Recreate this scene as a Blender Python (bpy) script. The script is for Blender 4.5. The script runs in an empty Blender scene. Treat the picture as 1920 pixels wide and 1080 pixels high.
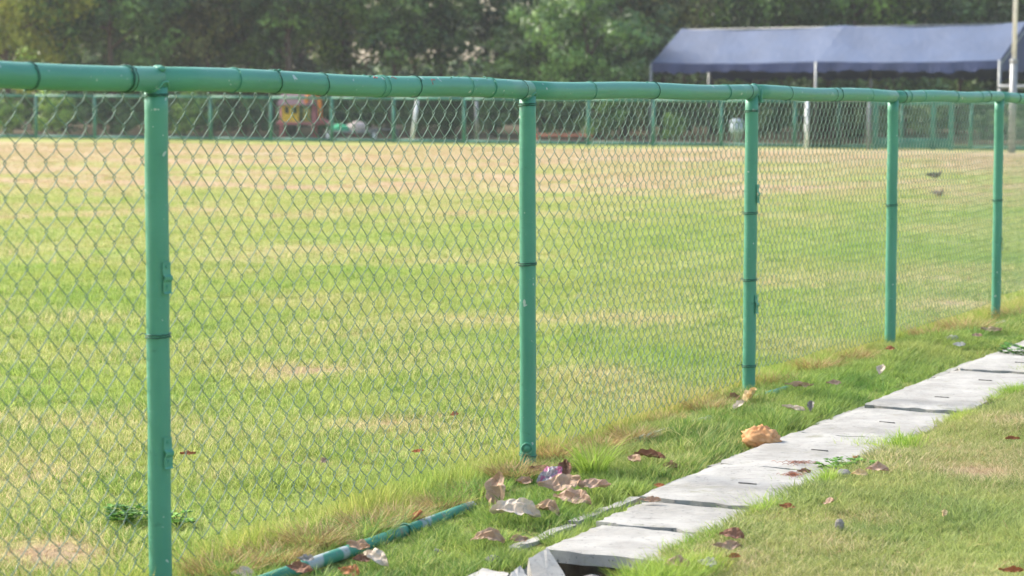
import bpy, math, random
import numpy as np
from mathutils import Vector, Matrix, Euler, noise
rad = math.radians
S = bpy.context.scene
COL = S.collection

# ------------------------------------------------------------------ camera, world, sun, exposure
F = 4150.0; PITCH = 0.08434; ROLL = 0.00763; EYE = 1.16
cam_d = bpy.data.cameras.new('camera'); cam = bpy.data.objects.new('camera', cam_d); COL.objects.link(cam)
cam_d.sensor_width = 36.0; cam_d.lens = F / 1920 * 36.0
cam_d.clip_start = 0.1; cam_d.clip_end = 2000
CM = Matrix.Rotation(math.pi/2 - PITCH, 3, 'X') @ Matrix.Rotation(ROLL, 3, 'Z')
cam.matrix_world = Matrix.Translation((0, 0, EYE)) @ CM.to_4x4()
cam_d.dof.use_dof = True; cam_d.dof.focus_distance = 7.2; cam_d.dof.aperture_fstop = 5.6
S.camera = cam
S.cycles.max_bounces = 7; S.cycles.diffuse_bounces = 3; S.cycles.glossy_bounces = 2; S.cycles.transmission_bounces = 3; S.cycles.transparent_max_bounces = 12; S.cycles.volume_bounces = 0

SUN_EL, SUN_AZ = rad(40), rad(-60)          # sun stands beyond the field, to the left
sdir = Vector((math.sin(SUN_AZ)*math.cos(SUN_EL), math.cos(SUN_AZ)*math.cos(SUN_EL), math.sin(SUN_EL)))
w = bpy.data.worlds.new('World'); S.world = w; w.use_nodes = True
nt = w.node_tree; bg = nt.nodes['Background']
sky = nt.nodes.new('ShaderNodeTexSky'); sky.sky_type = 'NISHITA'; sky.sun_disc = False
sky.sun_elevation = SUN_EL; sky.sun_rotation = SUN_AZ
sky.air_density = 1.2; sky.dust_density = 3.2; sky.ozone_density = 0.8
nt.links.new(sky.outputs[0], bg.inputs[0]); bg.inputs[1].default_value = 0.135
sl = bpy.data.lights.new('sun', 'SUN'); sl.energy = 2.2; sl.angle = rad(10); sl.color = (1.0, 0.93, 0.80)
so = bpy.data.objects.new('sun', sl); COL.objects.link(so)
sl.color = (1.0, 0.95, 0.86); so.rotation_euler = sdir.to_track_quat('Z', 'Y').to_euler()
vs = S.view_settings; vs.view_transform = 'Standard'; vs.look = 'None'; vs.exposure = 1.42; vs.gamma = 1; vs.use_curve_mapping = False

# ------------------------------------------------------------------ placing helpers
def ray(u, v):
    d = CM @ Vector(((u-960)/F, -(v-540)/F, -1.0))
    return d
def at(u, v, z=0.0):
    d = ray(u, v); k = (z-EYE)/d.z
    return Vector((d.x*k, d.y*k, z))
def deep(u, v, Y):
    d = ray(u, v); k = Y/d.y
    return Vector((d.x*k, Y, EYE+d.z*k))

TH = 0.45739; FX0, FY0, PL = -0.8221, 5.1128, 1.9756
FD = Vector((math.sin(TH), math.cos(TH), 0)); FN = Vector((math.cos(TH), -math.sin(TH), 0))
F0 = Vector((FX0, FY0, 0))
def st(s, t, z=0.0): return F0 + FD*s + FN*t + Vector((0, 0, z))
def to_st(p):
    q = Vector((p[0], p[1], 0)) - F0
    return q.dot(FD), q.dot(FN)
def on_fence(u, v):                      # point of the fence plane seen at a photo position
    d = ray(u, v); o = Vector((0, 0, EYE))
    k = (F0-o).dot(FN)/d.dot(FN)
    p = o + d*k
    return (p-F0).dot(FD), p.z

# ------------------------------------------------------------------ object helpers
def tag(o, label=None, cat=None, group=None, kind=None):
    if label: o['label'] = label
    if cat: o['category'] = cat
    if group: o['group'] = group
    if kind: o['kind'] = kind
    return o
def empty(name, loc=(0, 0, 0), rz=0, **k):
    o = bpy.data.objects.new(name, None); COL.objects.link(o); o.location = loc; o.rotation_euler = (0, 0, rz)
    o.empty_display_size = .1
    return tag(o, **k)
class MB:
    def __init__(s): s.v = []; s.f = []; s.a = []
    def add(s, vs, fs, tint=0.0):
        b = len(s.v); s.v += [tuple(x) for x in vs]; s.f += [tuple(i+b for i in q) for q in fs]; s.a += [tint]*len(fs)
        return s
    def box(s, c, d, R=None, tint=0.0):
        c = Vector(c); vs = []
        for x in (-.5, .5):
            for y in (-.5, .5):
                for z in (-.5, .5):
                    q = Vector((x*d[0], y*d[1], z*d[2]))
                    if R: q = R @ q
                    vs.append(c+q)
        return s.add(vs, [(0,1,3,2),(4,6,7,5),(0,4,5,1),(2,3,7,6),(0,2,6,4),(1,5,7,3)], tint)
    def tube(s, pts, r, n=8, cap=True, tint=0.0, jit=0.0):
        pts = [Vector(p) for p in pts]; m = len(pts)
        rs = r if isinstance(r, (list, tuple)) else [r]*m
        vs = []; up = None
        for i, p in enumerate(pts):
            t = (pts[min(i+1, m-1)]-pts[max(i-1, 0)])
            t = t.normalized() if t.length > 1e-9 else Vector((0, 0, 1))
            if up is None:
                a = Vector((0, 0, 1)) if abs(t.z) < .9 else Vector((1, 0, 0))
                up = (a - t*a.dot(t)).normalized()
            else:
                up = (up - t*up.dot(t)); up = up.normalized() if up.length > 1e-6 else t.orthogonal().normalized()
            w_ = t.cross(up)
            for k in range(n):
                an = 2*math.pi*k/n; rr = rs[i]*(1+random.uniform(-jit, jit))
                vs.append(p + (up*math.cos(an)+w_*math.sin(an))*rr)
        fs = [(i*n+k, i*n+(k+1) % n, (i+1)*n+(k+1) % n, (i+1)*n+k) for i in range(m-1) for k in range(n)]
        if cap: fs += [tuple(range(n))[::-1], tuple(range((m-1)*n, m*n))]
        return s.add(vs, fs, tint)
    def mesh(s, name, m=None, smooth=True):
        me = bpy.data.meshes.new(name); me.from_pydata(s.v, [], s.f); me.update()
        if m: me.materials.append(m)
        if smooth: me.polygons.foreach_set('use_smooth', [True]*len(me.polygons))
        at_ = me.attributes.new('tint', 'FLOAT', 'FACE'); at_.data.foreach_set('value', s.a)
        return me
    def build(s, name, m, parent=None, loc=(0, 0, 0), smooth=True, rz=0, bevel=0):
        o = bpy.data.objects.new(name, s.mesh(name, m, smooth)); COL.objects.link(o)
        o.parent = parent; o.location = loc; o.rotation_euler = (0, 0, rz)
        if bevel:
            b = o.modifiers.new('b', 'BEVEL'); b.width = bevel; b.segments = 2; b.limit_method = 'ANGLE'
        return o
def link(name, me, parent=None, loc=(0, 0, 0), rot=(0, 0, 0), sc=None):
    o = bpy.data.objects.new(name, me); COL.objects.link(o); o.parent = parent; o.location = loc; o.rotation_euler = rot
    if sc: o.scale = sc
    return o
def edgy(o, ang=40):
    me = o.data
    try: me.set_sharp_from_angle(angle=rad(ang))
    except Exception: pass
    return o

# ------------------------------------------------------------------ materials
class NT:
    def __init__(s, name):
        s.m = bpy.data.materials.new(name); s.m.use_nodes = True; s.t = s.m.node_tree; s.t.nodes.clear()
        s.out = s.n('ShaderNodeOutputMaterial')
    def n(s, ty, **k):
        x = s.t.nodes.new(ty)
        for a, b in k.items(): setattr(x, a, b)
        return x
    def put(s, v, sock):
        if isinstance(v, bpy.types.NodeSocket): s.t.links.new(v, sock)
        elif isinstance(v, (tuple, list)) and len(v) == 3 and sock.type == 'RGBA': sock.default_value = (*v, 1)
        else: sock.default_value = v
    def noise(s, scale, detail=4, rough=.6, vec=None, dist=0.0, dim='3D'):
        x = s.n('ShaderNodeTexNoise'); x.inputs['Scale'].default_value = scale; x.inputs['Detail'].default_value = detail
        x.inputs['Roughness'].default_value = rough; x.inputs['Distortion'].default_value = dist
        if vec is not None: s.put(vec, x.inputs['Vector'])
        return x.outputs['Fac']
    def pos(s, scale=(1, 1, 1), rz=0.0, obj=False):
        g = s.n('ShaderNodeTexCoord').outputs['Object'] if obj else s.n('ShaderNodeNewGeometry').outputs['Position']
        mp = s.n('ShaderNodeMapping'); s.put(g, mp.inputs['Vector']); mp.inputs['Scale'].default_value = scale
        mp.inputs['Rotation'].default_value = (0, 0, rz)
        return mp.outputs[0]
    def ramp(s, v, a, b, lo=0.0, hi=1.0):
        x = s.n('ShaderNodeMapRange'); x.interpolation_type = 'SMOOTHSTEP'
        s.put(v, x.inputs['Value']); x.inputs['From Min'].default_value = a; x.inputs['From Max'].default_value = b
        x.inputs['To Min'].default_value = lo; x.inputs['To Max'].default_value = hi
        return x.outputs[0]
    def mix(s, f, a, b):
        x = s.n('ShaderNodeMix', data_type='RGBA'); s.put(f, x.inputs[0]); s.put(a, x.inputs[6]); s.put(b, x.inputs[7])
        return x.outputs[2]
    def math(s, op, a, b=0.0):
        x = s.n('ShaderNodeMath', operation=op); s.put(a, x.inputs[0]); s.put(b, x.inputs[1]); return x.outputs[0]
    def attr(s, name, ty='GEOMETRY'):
        x = s.n('ShaderNodeAttribute', attribute_name=name, attribute_type=ty); return x.outputs['Fac']
    def hsv(s, c, h=.5, sa=1.0, v=1.0):
        x = s.n('ShaderNodeHueSaturation'); s.put(c, x.inputs['Color']); s.put(h, x.inputs['Hue']); s.put(sa, x.inputs['Saturation']); s.put(v, x.inputs['Value'])
        return x.outputs[0]
    def bump(s, h, st=.3, d=.01):
        x = s.n('ShaderNodeBump'); s.put(h, x.inputs['Height']); x.inputs['Strength'].default_value = st; x.inputs['Distance'].default_value = d
        return x.outputs[0]
    def bsdf(s, col, rough=.7, metal=0.0, spec=.5, normal=None, coat=0.0):
        x = s.n('ShaderNodeBsdfPrincipled'); s.put(col, x.inputs['Base Color']); s.put(rough, x.inputs['Roughness'])
        s.put(metal, x.inputs['Metallic']); x.inputs['Specular IOR Level'].default_value = spec
        if normal is not None: s.put(normal, x.inputs['Normal'])
        x.inputs['Coat Weight'].default_value = coat; x.inputs['Coat Roughness'].default_value = .28
        return x.outputs[0]
    def done(s, sh): s.t.links.new(sh, s.out.inputs['Surface']); return s.m
    def leafy(s, col, trans=.4, rough=.6, tcol=None, spec=.3):
        a = s.bsdf(col, rough, spec=spec); b = s.n('ShaderNodeBsdfTranslucent'); s.put(tcol or col, b.inputs[0])
        m = s.n('ShaderNodeMixShader'); m.inputs[0].default_value = trans; s.t.links.new(a, m.inputs[1]); s.t.links.new(b.outputs[0], m.inputs[2])
        return s.done(m.outputs[0])

def flat(name, c, rough=.6, var=.25, sc=8, metal=0.0, spec=.4):
    k = NT(name); nz = k.noise(sc, 5, .65, k.pos())
    c2 = tuple(x*(1-var) for x in c); c3 = tuple(min(1, x*(1+var)) for x in c)
    return k.done(k.bsdf(k.mix(k.ramp(nz, .3, .7), c2, c3), rough, metal, spec, k.bump(nz, .15, .004)))

def m_paint():
    k = NT('green_paint'); p = k.pos(); k.cw = .3
    big = k.noise(3.0, 4, .6, p); fine = k.noise(60, 3, .6, p)
    col = k.mix(k.ramp(big, .3, .7), (.060, .255, .165), (.085, .31, .210))
    chip = k.math('MAXIMUM', k.ramp(k.noise(34, 2, .5, p), .70, .725), k.ramp(k.noise(90, 2, .5, p), .745, .76)); scuff = k.ramp(k.noise(20, 5, .7, k.pos((1, 1, 2.5))), .62, .74)
    col = k.mix(k.math('MULTIPLY', scuff, .5), col, (.03, .12, .08))
    rust = k.ramp(k.noise(9, 6, .75, k.pos((1, 1, .6))), .70, .78)
    col = k.mix(k.math('MULTIPLY', rust, .55), col, (.16, .10, .055))
    col = k.mix(chip, col, (.42, .50, .44))
    wr = k.noise(14, 3, .6, k.pos((1, 1, 7)))
    return k.done(k.bsdf(col, k.ramp(big, .3, .8, .42, .58), 0, .5, k.bump(k.math('ADD', wr, k.math('MULTIPLY', fine, .3)), .25, .004)))
def m_pipe():
    k = NT('peeling_pipe_paint'); p = k.pos()
    col = k.mix(k.ramp(k.noise(5.0, 3, .6, p), .53, .58), (.045, .24, .16), (.36, .41, .40))
    col = k.mix(k.ramp(k.noise(26, 4, .7, p), .6, .72), col, (.20, .18, .12))
    return k.done(k.bsdf(col, .6, normal=k.bump(k.noise(60, 3, .6, p), .3, .003)))
def m_wire():
    k = NT('green_wire_coating')
    n_ = k.noise(6, 3, .6, k.pos())
    col = k.mix(k.ramp(n_, .35, .65), (.095, .185, .13), (.165, .27, .20))
    return k.done(k.bsdf(col, .48, .0, .5))
def m_concrete():
    k = NT('weathered_concrete'); p = k.pos()
    a = k.noise(4, 6, .65, p); b = k.noise(40, 5, .7, p)
    strk = k.noise(14, 5, .7, k.pos((.7, 3.2, 1), .45))
    col = k.mix(k.ramp(a, .3, .7), (.29, .278, .25), (.44, .425, .39))
    col = k.mix(k.ramp(strk, .52, .76), col, (.25, .24, .225))
    col = k.mix(k.ramp(b, .60, .75), col, (.17, .17, .165))
    col = k.mix(k.ramp(k.noise(3.1, 4, .6, p), .62, .74), col, (.34, .31, .24))
    pit = k.ramp(k.noise(75, 2, .5, p), .66, .72)
    col = k.mix(pit, col, (.2, .2, .19)); moss = k.math('MULTIPLY', k.ramp(k.noise(6.5, 6, .75, p), .56, .72), .6); col = k.mix(moss, col, (.20, .20, .12))
    h = k.math('SUBTRACT', k.math('ADD', b, strk), pit)
    return k.done(k.bsdf(col, .9, spec=.2, normal=k.bump(h, .5, .004)))
def m_ground():
    k = NT('turf_and_soil'); p = k.pos()
    dry = k.attr('dry')
    n1 = k.noise(1.3, 6, .7, k.pos((1, 1.6, 1))); n2 = k.noise(22, 6, .75, p); n3 = k.noise(.22, 5, .65, k.pos((1, 2.2, 1)))
    gr = k.mix(k.ramp(n1, .32, .68), (.21, .29, .065), (.31, .36, .10))
    gr = k.mix(k.ramp(n3, .35, .65), gr, k.mix(k.ramp(n1, .3, .7), (.34, .33, .11), (.27, .34, .09)))
    tan = k.mix(k.ramp(n1, .3, .7), (.42, .295, .19), (.46, .36, .215))
    d = k.math('ADD', dry, k.math('MULTIPLY', k.math('SUBTRACT', n1, .5), .5))
    gr = k.mix(k.ramp(d, -.05, .55, 0, .42), gr, (.40, .38, .13)); col = k.mix(k.ramp(d, .30, .85), gr, tan)
    col = k.mix(k.ramp(n2, .50, .78), col, (.22, .17, .09))
    yy = k.n('ShaderNodeSeparateXYZ'); k.put(k.n('ShaderNodeNewGeometry').outputs['Position'], yy.inputs[0])
    floor = k.ramp(k.math('ADD', yy.outputs[1], k.math('MULTIPLY', n1, 2.0)), 63.5, 66.0); col = k.mix(floor, col, k.mix(k.ramp(n2, .3, .7), (.09, .07, .045), (.17, .13, .08)))
    return k.done(k.bsdf(col, .95, spec=.1, normal=k.bump(k.math('ADD', n2, n1), .9, .03)))
def m_grass(name, lo, hi, straw, bias=0.0, trans=.45, gold=(.50, .46, .16), ylw=(.44, .44, .13)):
    k = NT(name); p = k.pos()
    tint = k.attr('tint'); dry = k.attr('dry', 'INSTANCER'); oi = k.n('ShaderNodeObjectInfo').outputs['Random']
    n1 = k.noise(2.2, 4, .65, p)
    col = k.mix(k.ramp(k.math('ADD', n1, k.math('MULTIPLY', k.math('SUBTRACT', oi, .5), .35)), .3, .7), lo, hi)
    col = k.mix(k.ramp(k.noise(.55, 4, .6, p), .42, .66), col, k.mix(.32, col, gold))
    d = k.math('ADD', k.math('ADD', dry, k.math('MULTIPLY', k.math('SUBTRACT', tint, .5), 1.1)), bias)
    col = k.mix(k.ramp(d, -.05, .55, 0, .42), col, ylw)
    col = k.mix(k.ramp(d, .30, .85), col, straw)
    col = k.hsv(col, .5, 1.0, k.ramp(tint, 0, 1, .75, 1.25))
    return k.leafy(col, trans, .55)
def m_leaf(name, lo, hi, trans=.28, sc=1.1):
    k = NT(name); tint = k.attr('tint'); n1 = k.noise(sc, 3, .6, k.pos())
    col = k.mix(k.ramp(k.math('ADD', k.math('MULTIPLY', tint, .35), k.math('MULTIPLY', n1, .9)), .42, .85), lo, hi)
    col = k.hsv(col, .5, 1.1, k.ramp(tint, 0, 1, .7, 1.55))
    return k.leafy(col, trans, .5, spec=.5)
def m_deadleaf(name, a, b):
    k = NT(name); p = k.pos(obj=True)
    n1 = k.noise(18, 5, .7, p); n2 = k.noise(70, 4, .7, p)
    col = k.mix(k.ramp(n1, .3, .7), a, b); col = k.mix(k.ramp(n2, .55, .8), col, tuple(x*.62 for x in a))
    x = k.bsdf(col, .75, spec=.25, normal=k.bump(n1, .5, .006))
    tr = k.n('ShaderNodeBsdfTranslucent'); k.put(col, tr.inputs[0]); m = k.n('ShaderNodeMixShader'); m.inputs[0].default_value = .18
    k.t.links.new(x, m.inputs[1]); k.t.links.new(tr.outputs[0], m.inputs[2]); return k.done(m.outputs[0])
def m_bark():
    k = NT('bark'); nz = k.noise(5, 6, .7, k.pos((3, 3, .7)))
    return k.done(k.bsdf(k.mix(k.ramp(nz, .3, .7), (.075, .050, .036), (.20, .145, .105)), .95, spec=.1, normal=k.bump(nz, .6, .03)))
def m_net(name, c, fac, sc):
    # woven net: threads with open gaps between them
    k = NT(name); g = k.n('ShaderNodeTexCoord').outputs['Object']; sp = k.n('ShaderNodeSeparateXYZ'); k.put(g, sp.inputs[0])
    def th(o):
        x = k.math('FRACT', k.math('MULTIPLY', o, sc)); return k.math('LESS_THAN', x, fac)
    on = k.math('MAXIMUM', th(k.math('ADD', sp.outputs[0], sp.outputs[2])), th(k.math('SUBTRACT', sp.outputs[0], sp.outputs[2])))
    tr = k.n('ShaderNodeBsdfTransparent'); m = k.n('ShaderNodeMixShader'); k.put(on, m.inputs[0])
    k.t.links.new(tr.outputs[0], m.inputs[1]); k.t.links.new(k.bsdf(c, .8, spec=.2), m.inputs[2]); return k.done(m.outputs[0])
def m_tarp(name, c):
    k = NT(name); p = k.pos(obj=True); n1 = k.noise(.8, 5, .6, p); n2 = k.noise(5, 4, .6, k.pos((1, 1, .2), obj=True))
    col = k.mix(k.ramp(n1, .3, .7), tuple(x*.88 for x in c), tuple(min(1, x*1.1) for x in c))
    return k.done(k.bsdf(col, .55, spec=.5, normal=k.bump(k.math('ADD', n1, n2), .35, .06)))

PAINT, PIPE, WIRE, CONC, GROUND, BARK = m_paint(), m_pipe(), m_wire(), m_concrete(), m_ground(), m_bark()
TIE = flat('dark_tie_wire', (.03, .115, .08), .5, .3, 20, .2)
G_FIELD = m_grass('field_grass', (.225, .36, .070), (.37, .48, .11), (.57, .50, .26))
G_FAR = m_grass('far_field_grass', (.24, .33, .07), (.34, .41, .11), (.50, .36, .22))
G_VERGE = m_grass('verge_grass', (.13, .27, .055), (.30, .42, .09), (.54, .45, .23), -.15)
G_LAWN = m_grass('lawn_grass', (.25, .34, .10), (.40, .46, .15), (.60, .50, .31), .05)
G_EDGE = m_grass('long_edge_grass', (.23, .42, .045), (.42, .56, .09), (.60, .54, .22), -.2)
G_DRY = m_grass('dry_thatch', (.34, .26, .10), (.44, .30, .13), (.48, .33, .18), .3, .3)
G_BROWN = m_grass('brown_thatch', (.32, .23, .10), (.44, .30, .13), (.54, .37, .18), .15, .3, (.36, .24, .10))
G_GOLD = m_grass('golden_fence_grass', (.24, .39, .065), (.40, .46, .10), (.56, .42, .18), .0)

def instanced(name, protos, pts, rots, scls, idx, dry, label, cat):
    """one ground-cover object: grass tufts put on points by geometry nodes"""
    n_ = len(pts)
    me = bpy.data.meshes.new(name); me.vertices.add(n_); me.vertices.foreach_set('co', np.asarray(pts, dtype=np.float32).ravel())
    for nm, ty, arr, fld in (('rot', 'FLOAT_VECTOR', rots, 'vector'), ('scl', 'FLOAT_VECTOR', scls, 'vector'), ('idx', 'INT', idx, 'value'), ('dry', 'FLOAT', dry, 'value')):
        a = me.attributes.new(nm, ty, 'POINT'); a.data.foreach_set(fld, np.asarray(arr, dtype=np.int32 if ty == 'INT' else np.float32).ravel())
    me.update()
    c = bpy.data.collections.new(name + '_tufts')
    for i, pm in enumerate(protos):
        po = bpy.data.objects.new('%s_tuft_%02d' % (name, i), pm); c.objects.link(po)
    ng = bpy.data.node_groups.new(name + '_scatter', 'GeometryNodeTree')
    ng.interface.new_socket('Geometry', in_out='INPUT', socket_type='NodeSocketGeometry')
    ng.interface.new_socket('Geometry', in_out='OUTPUT', socket_type='NodeSocketGeometry')
    N = ng.nodes; L = ng.links
    gi = N.new('NodeGroupInput'); go = N.new('NodeGroupOutput'); ci = N.new('GeometryNodeCollectionInfo')
    ci.inputs['Collection'].default_value = c; ci.inputs['Separate Children'].default_value = True; ci.inputs['Reset Children'].default_value = True
    ip = N.new('GeometryNodeInstanceOnPoints'); ip.inputs['Pick Instance'].default_value = True
    def at_(nm, ty):
        x = N.new('GeometryNodeInputNamedAttribute'); x.data_type = ty; x.inputs['Name'].default_value = nm; return x.outputs['Attribute']
    L.new(gi.outputs[0], ip.inputs['Points']); L.new(ci.outputs[0], ip.inputs['Instance'])
    L.new(at_('idx', 'INT'), ip.inputs['Instance Index']); L.new(at_('scl', 'FLOAT_VECTOR'), ip.inputs['Scale'])
    er = N.new('FunctionNodeEulerToRotation'); L.new(at_('rot', 'FLOAT_VECTOR'), er.inputs[0]); L.new(er.outputs[0], ip.inputs['Rotation'])
    L.new(ip.outputs[0], go.inputs[0])
    o = bpy.data.objects.new(name, me); COL.objects.link(o)
    md = o.modifiers.new('scatter', 'NODES'); md.node_group = ng
    return tag(o, label, cat, kind='stuff')

# ------------------------------------------------------------------ layout of path and channel in fence coordinates
c0 = at(1018, 1024, .03); SF, TL = to_st(c0); TL -= .09        # front left corner of the first slab
SW = .40                                              # slab width
TR = TL + SW
CHL, CHR = TL + .075, TR + .045                        # inner faces of the channel
CH0 = SF - .95; CH1 = SF + .75                        # reach of the open hole in the ground sheet
print('slab', SF, TL)

BARE = [(*at(u, v)[:2], r, a_) for u, v, r, a_ in ((1840, 905, .10, .9), (1895, 808, .12, .8), (1560, 1040, .10, .5), (1650, 985, .14, .5), (1350, 1075, .08, .5), (1740, 1000, .12, .4),
        (430, 895, .14, .8), (830, 800, .22, .7), (700, 795, .16, .6), (90, 1040, .16, .8), (60, 905, .2, .5), (560, 700, .25, .5), (1170, 700, .3, .5), (860, 590, .3, .4))]
def dryness(x, y):
    s, t = to_st((x, y))
    a = noise.fractal(Vector((x*.9, y*.9, 3.1)), .9, 2.1, 4)
    b = noise.fractal(Vector((x*.16, y*.28, 7.7)), .9, 2.1, 4)
    d = .07 + a*.44 + b*.14
    if t < 0:
        # the dry sandy belt across the far part of the ground
        yy = y + 14*b + 4*a - x*.3
        band = max(0, min(1, (yy-13)/29))**.9 * min(1, max(0, (59 - y - x*.08)/4))
        d += band*.66
        d += .30*max(0, noise.noise(Vector((x*1.4, y*2.2, 4)))-.25)*(y < 14)
        d -= .45*max(0, 1-abs(y-18.5+x*.1)/2.5)*(.4+a)
    elif t > TR:
        d += -.03 + .28*max(0, noise.noise(Vector((x*2.2, y*2.2, 1.3))))
    for bx, by, br, ba in BARE:
        q = ((x-bx)**2+((y-by)*.8)**2)/(br*br)
        if q < 4: d += ba*math.exp(-q)*(.7+.8*a)
    return min(1.3, max(-.2, d))
def gz(x, y):
    s, t = to_st((x, y))
    z = .012*noise.noise(Vector((x*1.7, y*1.7, 0))) + .006*noise.noise(Vector((x*6, y*6, 2)))
    if t < 0: z += .02*noise.noise(Vector((x*.25, y*.25, 5)))*min(1, -t) ; z -= .0
    # hummock of thatch between the fence line and the path, growing with distance
    g = min(1, max(0, (s-2.6)/2.5))
    z += (.012 + .016*g)*math.exp(-((t-.16)/.13)**2)*(.7+.6*noise.noise(Vector((s*2.2, 0, 9))))
    z -= .052*min(1, max(0, (s-6.3)/1.5))*math.exp(-(t/2.2)**2)
    # slabs and their kerb lie in a shallow bed
    if TL-.09 < t < TR+.0: z = min(z, .0) - .012
    if t > TR-.03: z += .030*min(1, (t-TR+.03)/.05)
    return z

# ------------------------------------------------------------------ ground sheet (with the opening of the drain)
def lines(lo, hi, step, grow, mid_lo, mid_hi, extra=()):
    a = list(np.arange(mid_lo, mid_hi+1e-6, step)); x = mid_hi; d = step
    while x < hi: d *= grow; x += d; a.append(x)
    x = mid_lo; d = step
    while x > lo: d *= grow; x -= d; a.append(x)
    a = [q for q in a if all(abs(q-e) > step*.35 for e in extra)] + list(extra)
    return sorted(a)
SS = lines(-60, 900, .07, 1.05, -1.6, 9.0, (CH0, CH1)); TT = lines(-500, 300, .07, 1.05, -3.0, 2.6, (CHL, CHR))
gv = []; gd = []
for s in SS:
    for t in TT:
        p = st(s, t); gv.append((p.x, p.y, gz(p.x, p.y))); gd.append(dryness(p.x, p.y))
nT = len(TT); gf = []
for i in range(len(SS)-1):
    for j in range(nT-1):
        sm, tm = (SS[i]+SS[i+1])/2, (TT[j]+TT[j+1])/2
        if CH0 < sm < CH1 and CHL < tm < CHR: continue
        gf.append((i*nT+j, (i+1)*nT+j, (i+1)*nT+j+1, i*nT+j+1))
me = bpy.data.meshes.new('ground'); me.from_pydata(gv, [], gf); me.materials.append(GROUND)
a = me.attributes.new('dry', 'FLOAT', 'POINT'); a.data.foreach_set('value', gd)
me.polygons.foreach_set('use_smooth', [True]*len(me.polygons)); me.update()
g = link('ground', me); tag(g, kind='structure')
print('ground quads', len(gf))

# ------------------------------------------------------------------ drain channel, kerb and slabs
DIRT = flat('damp_soil', (.075, .055, .038), .95, .5, 14, spec=.1)
ch = MB()
def strip_box(mb, s0, s1, t0, t1, z0, z1, tint=0.0):
    vs = [st(s, t, z) for s in (s0, s1) for t in (t0, t1) for z in (z0, z1)]
    return mb.add(vs, [(0,1,3,2),(4,6,7,5),(0,4,5,1),(2,3,7,6),(0,2,6,4),(1,5,7,3)], tint)
root = empty('drain_channel', kind='structure')
m_ = MB(); strip_box(m_, CH0-.05, CH1+.1, CHL-.035, CHL+.001, -.30, -.014); m_.build('side_wall', CONC, root, smooth=False)
m_ = MB(); strip_box(m_, CH0-.05, CH1+.1, CHR-.001, CHR+.035, -.30, -.014); m_.build('side_wall', CONC, root, smooth=False)
m_ = MB(); strip_box(m_, CH0-.05, CH1+.1, CHL-.03, CHR+.03, -.33, -.26); m_.build('channel_floor', DIRT, root, smooth=False)
m_ = MB(); strip_box(m_, CH1+.02, CH1+.07, CHL+.002, CHR-.002, -.26, -.014); m_.build('end_wall', DIRT, root, smooth=False)
m_ = MB(); strip_box(m_, CH0-.04, CH0-.002, CHL+.002, CHR-.002, -.26, -.014); m_.build('end_wall', DIRT, root, smooth=False)

SLOT = flat('dusty_slot', (.15, .145, .13), .95, .4, 60, spec=.1)
path = empty('slab_path', kind='structure')
def slab_mesh(L, W, T, seed, notch=True):
    """flat cast slab: grid top with ragged rim, real thickness"""
    rnd = random.Random(seed); nx, ny = 14, 10; V = []; Fc = []
    def p(i, j, top):
        x = L*i/nx; y = W*j/ny
        e = .006 + (.016 if (i in (0, nx) and j in (0, 1, ny-1, ny)) else 0) + (.010 if seed % 3 == 1 else 0)
        if i == 0: x += rnd.uniform(0, e)
        if i == nx: x -= rnd.uniform(0, e)
        if j == 0: y += rnd.uniform(0, e)
        if j == ny: y -= rnd.uniform(0, e)
        z = 0 if top else -T
        if top:
            z += rnd.uniform(-.0012, .0012)
            if i in (0, nx) or j in (0, ny): z -= rnd.uniform(.0015, .005)
        # grip slot: half a hole in the middle of each short end
        if notch and i in (0, nx) and .36 < j/ny < .66: x += (.011 if i == 0 else -.011)
        return (x, y, z)
    top = [[0]*(ny+1) for _ in range(nx+1)]; bot = [[0]*(ny+1) for _ in range(nx+1)]
    for i in range(nx+1):
        for j in range(ny+1):
            q = p(i, j, True); top[i][j] = len(V); V.append(q)
            bot[i][j] = len(V); V.append((q[0], q[1], -T+rnd.uniform(-.001, .001)))
    for i in range(nx):
        for j in range(ny):
            Fc.append((top[i][j], top[i+1][j], top[i+1][j+1], top[i][j+1]))
            Fc.append((bot[i][j], bot[i][j+1], bot[i+1][j+1], bot[i+1][j]))
    for i in range(nx):
        Fc.append((bot[i][0], bot[i+1][0], top[i+1][0], top[i][0])); Fc.append((top[i][ny], top[i+1][ny], bot[i+1][ny], bot[i][ny]))
    for j in range(ny):
        Fc.append((top[0][j], top[0][j+1], bot[0][j+1], bot[0][j])); Fc.append((bot[nx][j], bot[nx][j+1], top[nx][j+1], top[nx][j]))
    me = bpy.data.meshes.new('slab'); me.from_pydata(V, [], Fc); me.materials.append(CONC); me.update()
    return me
# joints measured along the left edge
jt = [(1018, 1024), (1107, 973), (1203, 931), (1360, 867), (1512, 808), (1640, 760)]
js = [to_st(at(u, v, .03))[0] for u, v in jt]
while js[-1] < SF + 10: js.append(js[-1] + .66 + random.Random(len(js)).uniform(-.02, .02))
print('joints', [round(q-SF, 2) for q in js])
SLABZ = .030
FRZ = math.atan2(FD.y, FD.x)
rnd = random.Random(4)
for k in range(len(js)-1):
    L = js[k+1]-js[k]-.005
    o = link('slab', slab_mesh(L, SW, .034, k, True), path)
    off = rnd.uniform(-.006, .006) + (.085, .05, .012)[k] if k < 3 else rnd.uniform(-.006, .006)
    # local x along the fence, local y to the left; origin at right edge
    o.matrix_world = Matrix.Translation(st(js[k], TR+off, SLABZ+rnd.uniform(-.007, .004))) @ Matrix.Rotation(FRZ+rnd.uniform(-.008, .008), 4, 'Z')
    if k >= 2:      # small lifting slot in the middle of the long slabs
        m_ = MB(); m_.box((L*.5, SW*.46, .0012), (.009, .055, .003)); q = m_.build('lifting_slot', SLOT, o, smooth=False)
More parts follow.
